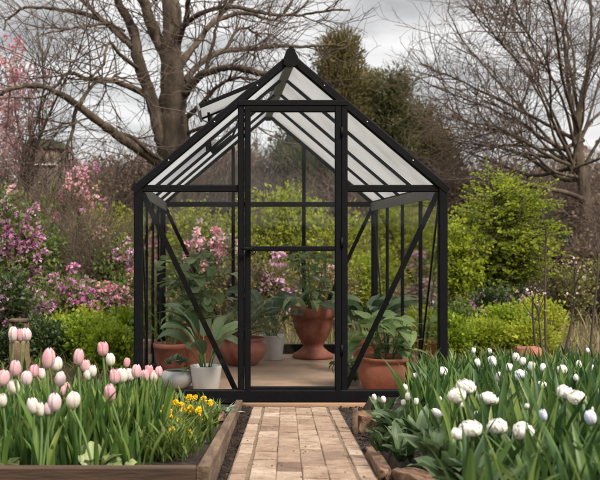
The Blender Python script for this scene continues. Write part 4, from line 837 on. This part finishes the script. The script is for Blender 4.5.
def conifer(label, px, top, wpx, Y, n, mat, rng, tilt=0, bot=.02, tiers=26):
    x = (px-218)*Y/F; g = gz(x, Y); h = CZ-(top-241)*Y/F-g; w = wpx*Y/F
    o = thing('conifer', label, 'conifer', (x, Y, g), 'conifers behind the greenhouse')
    b = MB(); tubes(b, spline([(0, 0, -.1), (.02*h, 0, h*.5), (tilt*h, 0, h*.96)], 14), np.linspace(.16, .02, 14), 8); put(b, 'trunk', M['bark'], o)
    nb = tiers*7; t = rng.uniform(0, 1, nb)**.85; z = h*(bot+t*(.97-bot)); az = rng.uniform(0, 6.28, nb)
    rad_ = w*.5*np.interp(t, [0, .15, .4, .7, .9, 1], [.9, 1, .78, .44, .17, .04])*rng.uniform(.42, 1.25, nb)
    el = rng.uniform(.15, .85, nb); P0 = np.stack([tilt*z, 0*z, z-rad_*np.tan(el)*.55], 1); D = np.stack([np.cos(az)*np.cos(el), np.sin(az)*np.cos(el), np.sin(el)], 1)
    br = grow(P0, D, rad_/np.cos(el)+.15, 7, .08, .06, rng); bb = MB(); tubes(bb, br, np.linspace(.03, .006, 7)[None].repeat(nb, 0), 4); put(bb, 'boughs', M['twig_dark'], o)
    i = rng.integers(0, nb, n//9); s = rng.uniform(.25, 1.0, n//9)**.7*6; k = np.minimum(s.astype(int), 5); f = (s-k)[:, None]
    c = br[i, k]*(1-f)+br[i, k+1]*f; tip = unit(br[i, 6]-br[i, 2])*.55+np.array([0, 0, .75])+rng.normal(0, .35, (len(i), 3))
    j = np.repeat(np.arange(len(i)), 9); q = rng.uniform(0, 1, len(j))[:, None]
    L_ = c[j]+unit(tip)[j]*q*.42+rng.normal(0, .05, (len(j), 3)); d = unit(tip)[j]+rng.normal(0, .45, (len(j), 3))
    rv = .5+.5*(rng.uniform(0, 1, nb)[i][j]-.5)+.3*(rng.uniform(0, 1, len(i))[j]-.5)+.3*(rng.uniform(0, 1, len(j))-.5)
    lb = MB(); scatter(lb, L_, d, rng.uniform(.06, .13, len(j)), rv, NEED_V*np.array([.85, 1.25, 1]), NEED_F, rng=rng); put(lb, 'crown', M[mat], o, smooth=False)
rc = np.random.default_rng(14)
for a in [('tallest bronze green conifer just right of the ridge finial', 340, 47, 80, 19, 25000, 'conifer'), ('bushy bronze conifer leaning over the right roof slope', 365, 88, 78, 20.5, 23000, 'conifer'), ('pointed green conifer right of the bushy bronze one', 394, 84, 62, 20, 17000, 'conifer_green'),
          ('small conifer lowest at the right end of the group', 421, 122, 58, 20.5, 14000, 'conifer'), ('short bronze conifer over the right eave corner', 440, 152, 56, 20, 11000, 'conifer'), ('dark conifer seen through the upper door glass', 303, 120, 80, 18.5, 16000, 'conifer_green')]: conifer(*a, rc)
# ================================================================== SHRUBS AND FLOWERS
G1, G2, G3 = 'pink flowering shrubs on the left', 'lime shrubs behind the greenhouse', 'bare brown thickets'
shrub('azalea', 'lilac pink azalea with round flower heads at the left edge', 'azalea', 14, 186, 84, 9.4, 'green', 5200, .045, 16, G1, [('lilac', 150, .10, .15, 1), ('magenta', 70, .085, .2, 1), ('paleblossom', 40, .09, .2, 1)], twigs=160)
shrub('azalea', 'magenta and pink azalea mound below the brown thicket', 'azalea', 62, 262, 88, 8.9, 'green', 4200, .042, 14, G1, [('magenta', 80, .075, .2, 1), ('pink', 50, .065, .2, 1), ('lilac', 50, .075, .2, 1)], twigs=160)
shrub('azalea', 'dark azalea with lilac heads low behind the stump', 'azalea', 2, 275, 50, 8.2, 'darkgreen', 3000, .04, 10, G1, [('lilac', 26, .07, .2, 1)])
shrub('azalea', 'tall thin azalea with bright pink sprigs left of the roof eave', 'azalea', 84, 170, 62, 11.2, 'olive', 2200, .05, 14, G1, [('pink', 110, .085, .35, 1), ('magenta', 36, .075, .4, 1), ('paleblossom', 40, .08, .3, 1)], twigs=260)
shrub('azalea', 'pink azalea beside the left corner post', 'azalea', 122, 232, 44, 9.6, 'green', 2200, .045, 10, G1, [('pink', 76, .085, .25, 1), ('lilac', 34, .08, .2, 1)], twigs=140)
shrub('azalea', 'loose azalea with rosy sprigs above the lilac one', 'azalea', 38, 192, 60, 11.0, 'olive', 2600, .05, 12, G1, [('magenta', 40, .085, .3, 1), ('pink', 60, .08, .3, 1)], twigs=260)
for px, top, w, Y, lab, f1, f2 in [(44, 226, 60, 9.9, 'pink and lilac azalea right of the left edge one', 'lilac', 'pink'), (112, 276, 44, 9.2, 'small pink azalea low beside the left corner post', 'pink', 'lilac'), (30, 292, 50, 8.5, 'lilac azalea low between stump and lime mounds', 'lilac', 'magenta'), (58, 186, 46, 11.6, 'thin pink azalea below the far shed', 'pink', 'paleblossom'), (106, 204, 40, 10.8, 'pale pink azalea under the left eave', 'paleblossom', 'pink')]:
    shrub('azalea', lab, 'azalea', px, top, w, Y, 'green', 2200, .04, 12, G1, [(f1, 80, .08, .15, 1), (f2, 40, .07, .15, 1)], twigs=120)
shrub('bare_shrub', 'grey brown twiggy shrub between the pink azaleas', 'shrub', 74, 210, 90, 10.2, 'meadow', 5000, .035, 12, G3, [('pink', 14, .05, .2, 1), ('lilac', 8, .05, .2, 1)], twigs=900, stems=26)
shrub('bare_shrub', 'brown twiggy shrub right of the magenta mound', 'shrub', 100, 236, 56, 9.8, 'olive', 3600, .035, 12, G3, [('lilac', 30, .07, .1, 1), ('pink', 40, .06, .3, 1)], twigs=900, stems=22)
shrub('bare_shrub', 'tan thicket at the far left under the pink tree', 'shrub', 20, 196, 80, 12.4, 'olive', 3200, .05, 14, G3, None, twigs=900, stems=26)
shrub('lime_shrub', 'yellow green shrub against the left corner post', 'shrub', 126, 196, 52, 11.6, 'lime', 5200, .05, 12, G2, None)
shrub('lime_shrub', 'loose yellow olive shrub left of the yellow green one', 'shrub', 92, 194, 70, 11.0, 'lime', 4600, .05, 12, G2, [('pink', 14, .08, .4, 1)])
for px, top, w, Y, lab, mt in [(66, 326, 42, 7.9, 'bright lime mound left of the coral flowers', 'lime_bright'), (94, 324, 46, 7.6, 'bright lime mound with the coral flowers', 'lime_bright'), (122, 318, 40, 7.9, 'bright lime mound before the left corner post', 'lime_bright'), (80, 312, 44, 8.4, 'lime mound behind the two in front', 'lime'), (148, 322, 30, 8.6, 'lime mound seen through the left side glass', 'lime_bright'), (112, 334, 34, 7.1, 'lowest lime mound behind the cream tulip', 'lime_bright')]:
    shrub('lime_mound', lab, 'shrub', px, top, w, Y, mt, 5200, .034, 12, 'lime mounds left of the greenhouse', [('coral', 7, .05, .6, 1)] if 'with the coral' in lab else None, up=.5, twigs=40)
shrub('dark_shrub', 'small dark green shrub right of the stump', 'shrub', 41, 322, 34, 7.6, 'darkgreen', 4200, .03, 10, None, [('pink', 3, .045, .5, 1)], twigs=30)
shrub('dark_shrub', 'low dark green shrub at the left edge beside the stump', 'shrub', 2, 338, 40, 7.3, 'darkgreen', 3600, .03, 10, None, None, twigs=30)
# behind the greenhouse
shrub('lime_shrub', 'yellow green shrub behind the left back panes', 'shrub', 208, 190, 80, 12.2, 'lime', 7000, .05, 16, G2, None)
shrub('lime_shrub', 'big yellow green shrub filling the door glass', 'shrub', 272, 186, 104, 11.4, 'lime', 15000, .05, 22, G2, None)
shrub('lime_shrub', 'lime shrub right of centre behind the back wall', 'shrub', 336, 198, 88, 11.0, 'lime', 9000, .05, 18, G2, None)
shrub('lime_shrub', 'lime shrub behind the right side glazing', 'shrub', 392, 194, 96, 11.6, 'lime', 12000, .05, 20, G2, [('magenta', 6, .08, .85, 1)])
shrub('lime_shrub', 'green shrub low behind the right back corner', 'shrub', 372, 240, 80, 10.2, 'maple', 7000, .042, 14, G2, None)
shrub('azalea', 'pink azalea behind the round leaved pot plant', 'azalea', 206, 214, 64, 10.2, 'green', 3200, .045, 12, G1, [('pink', 110, .085, .3, 1), ('paleblossom', 50, .08, .2, 1)])
shrub('azalea', 'lilac pink azalea seen low through the door', 'azalea', 272, 254, 66, 9.7, 'olive', 3000, .042, 12, G1, [('lilac', 66, .085, .35, 1), ('magenta', 20, .08, .4, 1), ('paleblossom', 20, .07, .2, .9)])
shrub('azalea', 'bright pink azalea at the right edge of the door glass', 'azalea', 336, 262, 34, 9.8, 'olive', 1800, .042, 9, G1, [('pink', 30, .08, .3, 1), ('magenta', 14, .07, .3, 1)])
shrub('azalea', 'pale pink azalea low behind the left back panes', 'azalea', 238, 244, 44, 9.9, 'olive', 2200, .042, 10, G1, [('paleblossom', 30, .085, .35, 1), ('pink', 14, .07, .3, 1)])
shrub('bare_shrub', 'brown undergrowth under the lime shrubs behind the right side glass', 'shrub', 416, 286, 70, 9.8, 'brown', 1500, .04, 10, G3, [('paleblossom', 12, .07, .1, .8)], twigs=800, stems=24)
# right
def spray_tree(name, label, cat, px, top, wpx, Y, nb, mat, ls, rng, group=None):
    """layered crown: arching boughs carrying flat sprays of small leaves"""
    x = (px-218)*Y/F; g = gz(x, Y); h = CZ-(top-241)*Y/F-g; w = wpx*Y/F; o = thing(name, label, cat, (x, Y, g), group)
    k = 7; az = rng.uniform(0, 6.28, k); D = np.stack([np.cos(az)*.22*w, np.sin(az)*.22*w, np.full(k, h*.95)], 1)
    st = grow(np.stack([np.cos(az)*.06, np.sin(az)*.06, np.full(k, -.05)], 1), D, np.linalg.norm(D, axis=1)*rng.uniform(.75, 1, k), 10, .09, .02, rng)
    b = MB(); tubes(b, st, np.linspace(.026, .006, 10)[None].repeat(k, 0), 6); put(b, 'trunk', M['bark'], o)
    i = rng.integers(0, k, nb); t = rng.uniform(.08, .98, nb)*9; q = np.minimum(t.astype(int), 8); f = (t-q)[:, None]; p = st[i, q]*(1-f)+st[i, q+1]*f
    zz = p[:, 2]/h; a2 = rng.uniform(0, 6.28, nb); el = rng.uniform(.05, .65, nb)+zz*.35
    ln = w*.44*np.interp(zz, [0, .15, .4, .7, .9, 1], [.75, .95, 1, .72, .42, .2])*rng.uniform(.5, 1.15, nb)
    br = grow(p, np.stack([np.cos(a2)*np.cos(el), np.sin(a2)*np.cos(el), np.sin(el)], 1), ln, 8, .10, -.045, rng)
    b = MB(); tubes(b, br, np.linspace(.009, .003, 8)[None].repeat(nb, 0), 4); nt = nb*8
    j = rng.integers(0, nb, nt); t = rng.uniform(.2, 1, nt)*7; q = np.minimum(t.astype(int), 6); f = (t-q)[:, None]; p = br[j, q]*(1-f)+br[j, q+1]*f; tg = unit(br[j, q+1]-br[j, q])
    lat = unit(np.cross(tg, [0, 0, 1.]))*rng.choice([-1, 1], nt)[:, None]; d = unit(tg*.75+lat*rng.uniform(.2, 1, nt)[:, None]+rng.normal(0, .14, (nt, 3)))
    tw = grow(p, d, rng.uniform(.12, .30, nt), 5, .08, -.03, rng); tubes(b, tw, np.linspace(.003, .0012, 5)[None].repeat(nt, 0), 3); put(b, 'boughs', M['twig_dark'], o)
    per = 11; j2 = np.repeat(np.arange(nt), per); t = rng.uniform(.15, 1, len(j2))*4; q = np.minimum(t.astype(int), 3); f = (t-q)[:, None]; p = tw[j2, q]*(1-f)+tw[j2, q+1]*f
    l2 = unit(np.cross(d, [0, 0, 1.]))[j2]*rng.choice([-1, 1], len(j2))[:, None]; dd = d[j2]*.6+l2*.8+rng.normal(0, .3, (len(j2), 3))
    rv = .5+.45*(rng.uniform(0, 1, nb)[j][j2]-.5)+.25*(rng.uniform(0, 1, nt)[j2]-.5)+.4*(rng.uniform(0, 1, len(j2))-.5)
    b = MB(); scatter(b, p, dd, ls*rng.uniform(.6, 1.3, len(j2)), rv, rng=rng); put(b, 'crown', M[mat], o, smooth=False); return o
spray_tree('maple', 'fresh green layered maple right of the greenhouse', 'tree', 498, 172, 118, 11.0, 400, 'maple', .034, np.random.default_rng(21))
shrub('maple', 'smaller green shrub between the maple and the corner post', 'shrub', 456, 224, 52, 10.4, 'maple', 5200, .042, 14, None, None, z0=.15, twigs=120, up=0)
shrub('azalea', 'lilac pink azalea under the maple', 'azalea', 486, 291, 44, 9.6, 'darkgreen', 2400, .035, 10, 'pink azaleas right of the greenhouse', [('lilac', 46, .055, .35, 1), ('magenta', 14, .05, .3, 1)])
shrub('azalea', 'paler azalea right of the lilac pink one', 'azalea', 512, 286, 36, 9.8, 'darkgreen', 2200, .035, 10, 'pink azaleas right of the greenhouse', [('paleblossom', 34, .05, .35, 1)])
for px, top, w, Y, lab, mt in [(505, 315, 46, 8.7, 'wide lime cushion in front of the azaleas on the right', 'lime_bright'), (480, 328, 44, 8.2, 'green cushion left of the wide lime one', 'maple'), (545, 305, 40, 9.2, 'lime cushion behind the sapling stems', 'lime'), (456, 306, 36, 8.6, 'leafy green shrub beside the right corner post', 'green'), (530, 331, 42, 8.1, 'lower lime cushion above the tulips', 'lime'), (446, 322, 40, 8.0, 'bright leafy shrub low at the right corner post', 'lime_bright'), (420, 318, 50, 8.9, 'lime shrub seen through the right side glass', 'lime')]:
    shrub('lime_mound', lab, 'shrub', px, top, w, Y, mt, 5200, .034, 12, 'green cushions right of the greenhouse', None, up=.5, twigs=40)
shrub('dark_conifer_shrub', 'upright grey green shrub right of the maple', 'shrub', 546, 206, 44, 13.0, 'darkgreen', 4200, .05, 12, None, None)
shrub('red_shrub', 'dull red brown shrub beside the maple', 'shrub', 552, 240, 34, 12.0, 'rust', 3600, .045, 10, None, None)
shrub('bare_shrub', 'brown thicket under the fan branched tree', 'shrub', 590, 236, 70, 13.4, 'brown', 2400, .05, 12, G3, None, twigs=900, stems=26)
shrub('bare_shrub', 'tan scrub at the right edge below the fan branched tree', 'shrub', 604, 268, 76, 10.8, 'meadow', 3600, .045, 12, G3, None, twigs=800, stems=24)
shrub('bare_shrub', 'brown scrub between the maple and the saplings', 'shrub', 560, 272, 50, 10.4, 'meadow', 3200, .045, 12, G3, None, twigs=700, stems=20)
for px, top, w, Y, lab, lf, n in [(500, 160, 130, 18, 'purplish brown thicket under the fan branches', 'brown', 3000), (572, 170, 130, 19, 'purplish brown thicket right of it at the image edge', 'brown', 3000), (448, 166, 90, 18, 'brown thicket over the right eave corner', 'brown', 2600), (380, 176, 110, 17, 'brown thicket behind the right roof', 'rust', 2600), (250, 148, 90, 19, 'tall brown thicket seen through the upper door', 'brown', 2600), (214, 160, 80, 16, 'brown thicket behind the left back panes', 'brown', 2600), (130, 158, 80, 16.5, 'grey brown thicket left of the big trunk', 'brown', 2400), (104, 186, 60, 17, 'grey brown thicket between shed and trunk', 'brown', 2600), (0, 190, 50, 17.5, 'brown thicket left of the shed', 'brown', 2600), (330, 170, 100, 15.5, 'dark brown thicket right of the door', 'rust', 2400), (640, 190, 110, 15, 'thicket just past the right edge', 'brown', 2000), (-40, 190, 100, 14, 'thicket just past the left edge', 'brown', 2000)]:
    shrub('bare_shrub', lab, 'shrub', px, top, w, Y, lf, n, .075, 16, G3, None, twigs=900, stems=30)
# pink trees at the left
def pinktree(label, px, top, wpx, Y, z0, fl, n, rng, stems=5):
    o = shrub('blossom_tree', label, 'tree', px, top, wpx, Y, None, 0, .05, 16, 'pink blossoming trees at the left', [(fl, n, .085, 0, 1), ('pink', n//7, .085, 0, 1)], z0=z0, stems=stems, twigs=220, bark='twig_dark'); return o
pinktree('pink blossoming tree with thin dark stems at the upper left corner', 10, 26, 84, 13, .36, 'paleblossom', 300, rc)
pinktree('small pink blossom tree right of the shed', 72, 150, 30, 14.5, .45, 'paleblossom', 90, rc, 3)
for (px, Y, pts, lab, bl) in [(546, 7.6, [(546, 352), (545, 300), (546, 232)], 'dark slim sapling, tallest of those rising behind the white tulips', 0), (531, 7.7, [(536, 350), (533, 320), (532, 292)], 'short slender sapling left of the tall one', 1), (541, 7.4, [(542, 352), (540, 330), (537, 300)], 'bent slender sapling close to the tall one', 1),
                              (573, 7.8, [(565, 352), (572, 318), (575, 285), (574, 262)], 'sapling with pale blossom near the right edge', 2), (594, 7.6, [(590, 352), (594, 310), (598, 270), (597, 240)], 'leaning sapling at the right edge', 0)]:
    p = W(px, 300, Y); o = thing('sapling', lab, 'sapling', (p[0], Y, gz(p[0], Y)), 'saplings behind the right bed'); O = np.array(o.location)
    P = spline([W(a, c, Y)-O for a, c in pts], 14); b = MB(); tubes(b, P, np.linspace(.011, .004, 14), 6); s1 = sprout(P[None], 7, .2, .6, .3, rc, 5, .15, .1); tubes(b, s1, np.linspace(.005, .002, 5)[None].repeat(7, 0), 4); put(b, 'stem', M['twig_dark'], o)
    if bl:
        c = s1[:, 3]; j = np.repeat(np.arange(len(c)), 5 if bl > 1 else 2); v = unit(rc.normal(0, 1, (len(j), 3))); b = MB(); scatter(b, c[j]+v*.03, v, rc.uniform(.014, .028, len(j)), rc.uniform(0, 1, len(j)), LEAF_V*np.array([1.3, 1, 1])); put(b, 'blossom', M['paleblossom'], o, smooth=False)
# ------------------------------------------------------------------ things standing in the garden
p = W(21, 352, 6.6); o = thing('tree_stump', 'weathered brown stump behind the three tall tulips at the left', 'stump', (p[0], 6.6, gz(p[0], 6.6)))
b = MB(); zt_ = W(21, 341, 6.6)[2]; lathe(b, [(0, -.1), (.075, -.1), (.07, .05), (.058, .12), (.056, zt_-o.location[2]-.01), (.05, zt_-o.location[2]), (0, zt_-o.location[2]-.003)], 22); v = b.v[0]; v[:, :2] *= (1+.06*np.sin(np.arctan2(v[:, 1], v[:, 0])*5+v[:, 2]*9))[:, None]; put(b, 'trunk', M['post'], o)
q = W(19, 319, 7.2); o = thing('stool', 'small old wooden stool behind the stump', 'stool', (q[0], 7.2, 0)); zt_ = q[2]
b = MB(); box(b, (-.068, -.06, zt_-.02), (.068, .06, zt_)); put(b, 'seat', M['wood'], o)
for dx in (-.055, .055):
    for dy in (-.045, .045): b = MB(); bar(b, (dx, dy, -.02), (dx, dy, zt_-.019), .018, .018, up=(0, 1, 0)); put(b, 'leg', M['wood'], o)
def stone(name, label, cat, px, py, Y, size, mat, seed, amp=.12, rz=0):
    b = MB(); rough_block(b, size, seed, 14, amp*.5); p = W(px, py, Y); p[2] = gz(p[0], Y)+size[2]*.4; o = put(b, name, M[mat], None, p); o.rotation_euler = (0, 0, rz); return tag(o, label, cat)
stone('stone_block', 'pinkish stone block standing outside the left side glass', 'stone', 149, 355, 7.6, (.11, .12, .20), 'pink_stone', 61, .05)
stone('boulder', 'pale boulder under the twigs beside the right corner post', 'boulder', 454, 290, 10.6, (.34, .3, .5), 'pale_rock', 62); stone('boulder', 'smaller pale boulder further right under the maple', 'boulder', 466, 300, 10.9, (.3, .25, .36), 'pale_rock', 63)
p = W(528, 352, 6.9); o = thing('trough', 'reddish clay trough behind the white tulips', 'trough', (p[0], 6.9, 0)); b = MB(); zt_ = W(0, 347, 6.9)[2]; w2 = .082
box(b, (-w2, -.05, -.02), (w2, -.035, zt_), .05); box(b, (-w2, .035, -.02), (w2, .05, zt_), .05); box(b, (-w2, -.034, -.02), (-w2+.015, .034, zt_-.002), .05); box(b, (w2-.015, -.034, -.02), (w2, .034, zt_-.002), .05); put(b, 'walls', M['brick_red'], o)
b = MB(); box(b, (-w2+.016, -.033, -.02), (w2-.016, .033, zt_-.03), .02); put(b, 'soil', M['soil'], o)
# old shed far left
p = W(46, 165, 21); o = thing('shed', 'old boarded shed with rounded mossy roof far off among the trees', 'shed', (p[0], 21, gz(p[0], 21))); g = o.location[2]
z0, z1 = W(0, 161, 21)[2]-g, W(0, 147, 21)[2]-g
b = MB(); box(b, (-.36, -.3, -.1), (.36, .9, z1-.02), .02); put(b, 'wall', M['boards'], o)
b = MB(); pr = [(-.48, z1-.12), (-.46, z1), (-.34, z1+.1), (-.1, z1+.14), (.2, z1+.13), (.42, z1+.06), (.5, z1-.1), (.4, z1-.06), (-.38, z1-.06)]; prism(b, [(x, -.36, z) for x, z in pr], (0, 1.3, 0)); put(b, 'roof', M['moss'], o, smooth=False)
for x in (-.2, .0, .18): b = MB(); box(b, (x-.035, -.312, z0-.02), (x+.035, -.302, z1-.12), .02); put(b, 'batten', M['post'], o)
b = MB(); q0, q1 = W(20, 166, 20)-0, W(56, 166, 20); zz = q0[2]; gq = gz(q0[0], 20); box(b, (q0[0], 19.9, gq-.1), (q1[0], 20.1, zz), .05)
tag(put(b, 'garden_wall', M['boards']), 'low dark garden wall with a pale coping in front of the shed', 'wall'); wl = bpy.data.objects['garden_wall']
b = MB(); box(b, (q0[0]-.02, 19.86, zz+.003), (q1[0]+.02, 20.14, zz+.035), .05); put(b, 'coping', M['pale_wall'], wl)
# ------------------------------------------------------------------ what nobody could count
rg = np.random.default_rng(91)
def turf(label, n, mat, fx, yr, hr, name='grass', wr=(.003, .008)):
    y = yr[0]+(yr[1]-yr[0])*rg.uniform(0, 1, n)**1.2; px = rg.uniform(-60, 660, n); x = (px-218)*y/F; k = np.array([fx(a, c) for a, c in zip(px, y)]); x, y = x[k], y[k]; m = len(x)
    b = MB(); strips(b, np.stack([x, y, [gz(a, c)-.01 for a, c in zip(x, y)]], 1), rg.uniform(0, 6.28, m), rg.uniform(.7, 1.5, m), rg.uniform(*hr, m), rg.uniform(*wr, m), rg.uniform(.3, 1.4, m), 'thin', 5, .2, rng=rg, cols=2)
    tag(put(b, name, M[mat]), label, 'grass', kind='stuff')
out = lambda px, y: (y > 8.5 or not (-.6 < (px-218)*y/F < 1.46))
turf('dry tan grass and stalks between the shrubs', 5000, 'dry', lambda px, y: out(px, y) and y > 8.7 - .8*(px > 555), (6.9, 16), (.08, .42))
turf('olive meadow grass around the greenhouse', 12000, 'meadow', out, (5.9, 15), (.05, .22))
def wood():
    n = 820; y = rg.uniform(23, 46, n); px = rg.uniform(-330, 930, n); x = (px-218)*y/F; z = np.array([gz(a, c) for a, c in zip(x, y)])
    topy = np.interp(px, [-140, 0, 60, 130, 200, 300, 380, 440, 500, 560, 740], [140, 150, 156, 154, 140, 128, 140, 164, 164, 160, 150])+rg.normal(8, 12, n)
    h = np.maximum(2.0, CZ-(topy-241)*y/F-z); b = MB(); P0 = np.stack([x, y, z-.1], 1)
    tr = grow(P0, np.tile([0, 0, 1.], (n, 1))+rg.normal(0, .08, (n, 3)), h*.9, 8, .07, .08, rg); tubes(b, tr, np.linspace(.07, .014, 8)[None]*rg.uniform(.5, 1.3, (n, 1)), 5)
    s1 = sprout(tr, n*10, h.mean()*.28, .7, .25, rg, 6, .15, .1); tubes(b, s1, np.linspace(.016, .007, 6)[None].repeat(n*10, 0), 3)
    s2 = sprout(s1, n*16, h.mean()*.13, .7, .2, rg, 5, .2, .05); tubes(b, s2, np.linspace(.008, .005, 5)[None].repeat(n*16, 0), 3)
    tag(put(b, 'woodland', M['twig']), 'far off bare brown woodland behind the garden', 'woodland', kind='stuff')
    m = 34000; i = rg.integers(0, len(s2), m); lb = MB(); low = rg.uniform(0, 1, m)
    Pm = s2[i, rg.integers(0, 5, m)]+rg.normal(0, .12, (m, 3)); zb = np.interp(Pm[:, 1], [10, 60], [gz(0, 10), gz(0, 60)]); kk = (Pm[:, 2]-zb) < 2.6+rg.normal(0, .5, m)
    scatter(lb, Pm[kk], rg.normal(0, 1, (kk.sum(), 3)), rg.uniform(.10, .24, kk.sum()), rg.uniform(0, 1, kk.sum()), rng=rg); tag(put(lb, 'undergrowth', M['brown'], smooth=False), 'brown leafy undergrowth along the foot of the far woodland', 'undergrowth', kind='stuff')
wood()
#=====END=====
# ================================================================== SKY, SUN, CAMERA
def world():
    w = bpy.data.worlds.new('World'); S.world = w; w.use_nodes = True; N = w.node_tree.nodes; L = w.node_tree.links; N.clear()
    o = N.new('ShaderNodeOutputWorld'); sk = N.new('ShaderNodeTexSky'); sk.sky_type = 'NISHITA'; sk.sun_disc = False
    sk.sun_elevation = SUN_EL; sk.sun_rotation = SUN_AZ
    bg = N.new('ShaderNodeBackground'); bg.inputs[1].default_value = .05; L.new(sk.outputs[0], bg.inputs[0])
    c = N.new('ShaderNodeTexCoord'); sp = N.new('ShaderNodeSeparateXYZ'); L.new(c.outputs['Generated'], sp.inputs[0])
    ad = N.new('ShaderNodeMath'); ad.operation = 'ADD'; ad.inputs[1].default_value = .22; L.new(sp.outputs[2], ad.inputs[0])
    mx = N.new('ShaderNodeMath'); mx.operation = 'MAXIMUM'; mx.inputs[1].default_value = .12; L.new(ad.outputs[0], mx.inputs[0])
    dx = N.new('ShaderNodeMath'); dx.operation = 'DIVIDE'; L.new(sp.outputs[0], dx.inputs[0]); L.new(mx.outputs[0], dx.inputs[1])
    dy = N.new('ShaderNodeMath'); dy.operation = 'DIVIDE'; L.new(sp.outputs[1], dy.inputs[0]); L.new(mx.outputs[0], dy.inputs[1])
    cb = N.new('ShaderNodeCombineXYZ'); L.new(dx.outputs[0], cb.inputs[0]); L.new(dy.outputs[0], cb.inputs[1])
    mp = N.new('ShaderNodeMapping'); mp.inputs['Scale'].default_value = (1.25, 2.0, 1); mp.inputs['Location'].default_value = CLOUD; L.new(cb.outputs[0], mp.inputs[0])
    f = noise(N, L, 1.9, 6, .50, mp.outputs[0], .35)
    col = ramp(N, L, f, [(.28, (.33, .325, .325)), (.42, (.52, .513, .51)), (.53, (.72, .71, .70)), (.66, (.90, .885, .87))])
    b2 = N.new('ShaderNodeBackground'); L.new(col, b2.inputs[0])
    mr = N.new('ShaderNodeMapRange'); mr.inputs[1].default_value = .22; mr.inputs[2].default_value = 1; mr.inputs[3].default_value = SKY_B; mr.inputs[4].default_value = SKY_B*3.2   # overcast: brightest overhead
    L.new(sp.outputs[2], mr.inputs[0]); L.new(mr.outputs[0], b2.inputs[1])
    m = N.new('ShaderNodeMixShader'); m.inputs[0].default_value = .95; L.new(bg.outputs[0], m.inputs[1]); L.new(b2.outputs[0], m.inputs[2]); L.new(m.outputs[0], o.inputs[0])
SUN_EL, AZ = rad(48), rad(142)            # azimuth measured from +Y (straight ahead) towards +X (right)
SUN_AZ = AZ; CLOUD = (.35, .0, 0); SKY_B = .285
world()
l = bpy.data.lights.new('sun', 'SUN'); l.energy = 1.4; l.angle = rad(12); l.color = (1, .91, .78)
so = bpy.data.objects.new('sun', l); COL.objects.link(so)
d = Vector((math.sin(AZ)*math.cos(SUN_EL), math.cos(AZ)*math.cos(SUN_EL), math.sin(SUN_EL)))
so.rotation_euler = d.to_track_quat('Z', 'Y').to_euler(); so.location = d*30
cd = bpy.data.cameras.new('camera'); cam = bpy.data.objects.new('camera', cd); COL.objects.link(cam); S.camera = cam
cam.location = (0, 0, CZ); cam.rotation_euler = (rad(90), 0, 0); cd.sensor_fit = 'HORIZONTAL'; cd.sensor_width = 36; cd.lens = 36*F/600
cd.shift_x = (300-218)/600; cd.shift_y = 1/600; cd.clip_start = .05; cd.clip_end = 1000
cd.dof.use_dof = True; cd.dof.focus_distance = 4.6; cd.dof.aperture_fstop = 6
S.render.engine = 'CYCLES'; S.render.resolution_x, S.render.resolution_y = 1024, 819
S.cycles.transparent_max_bounces = 24; S.cycles.max_bounces = 10; S.cycles.caustics_refractive = False; S.cycles.caustics_reflective = False
v = S.view_settings; v.view_transform = 'Standard'; v.look = 'None'; v.exposure = 2.07; v.gamma = 1; v.use_curve_mapping = False
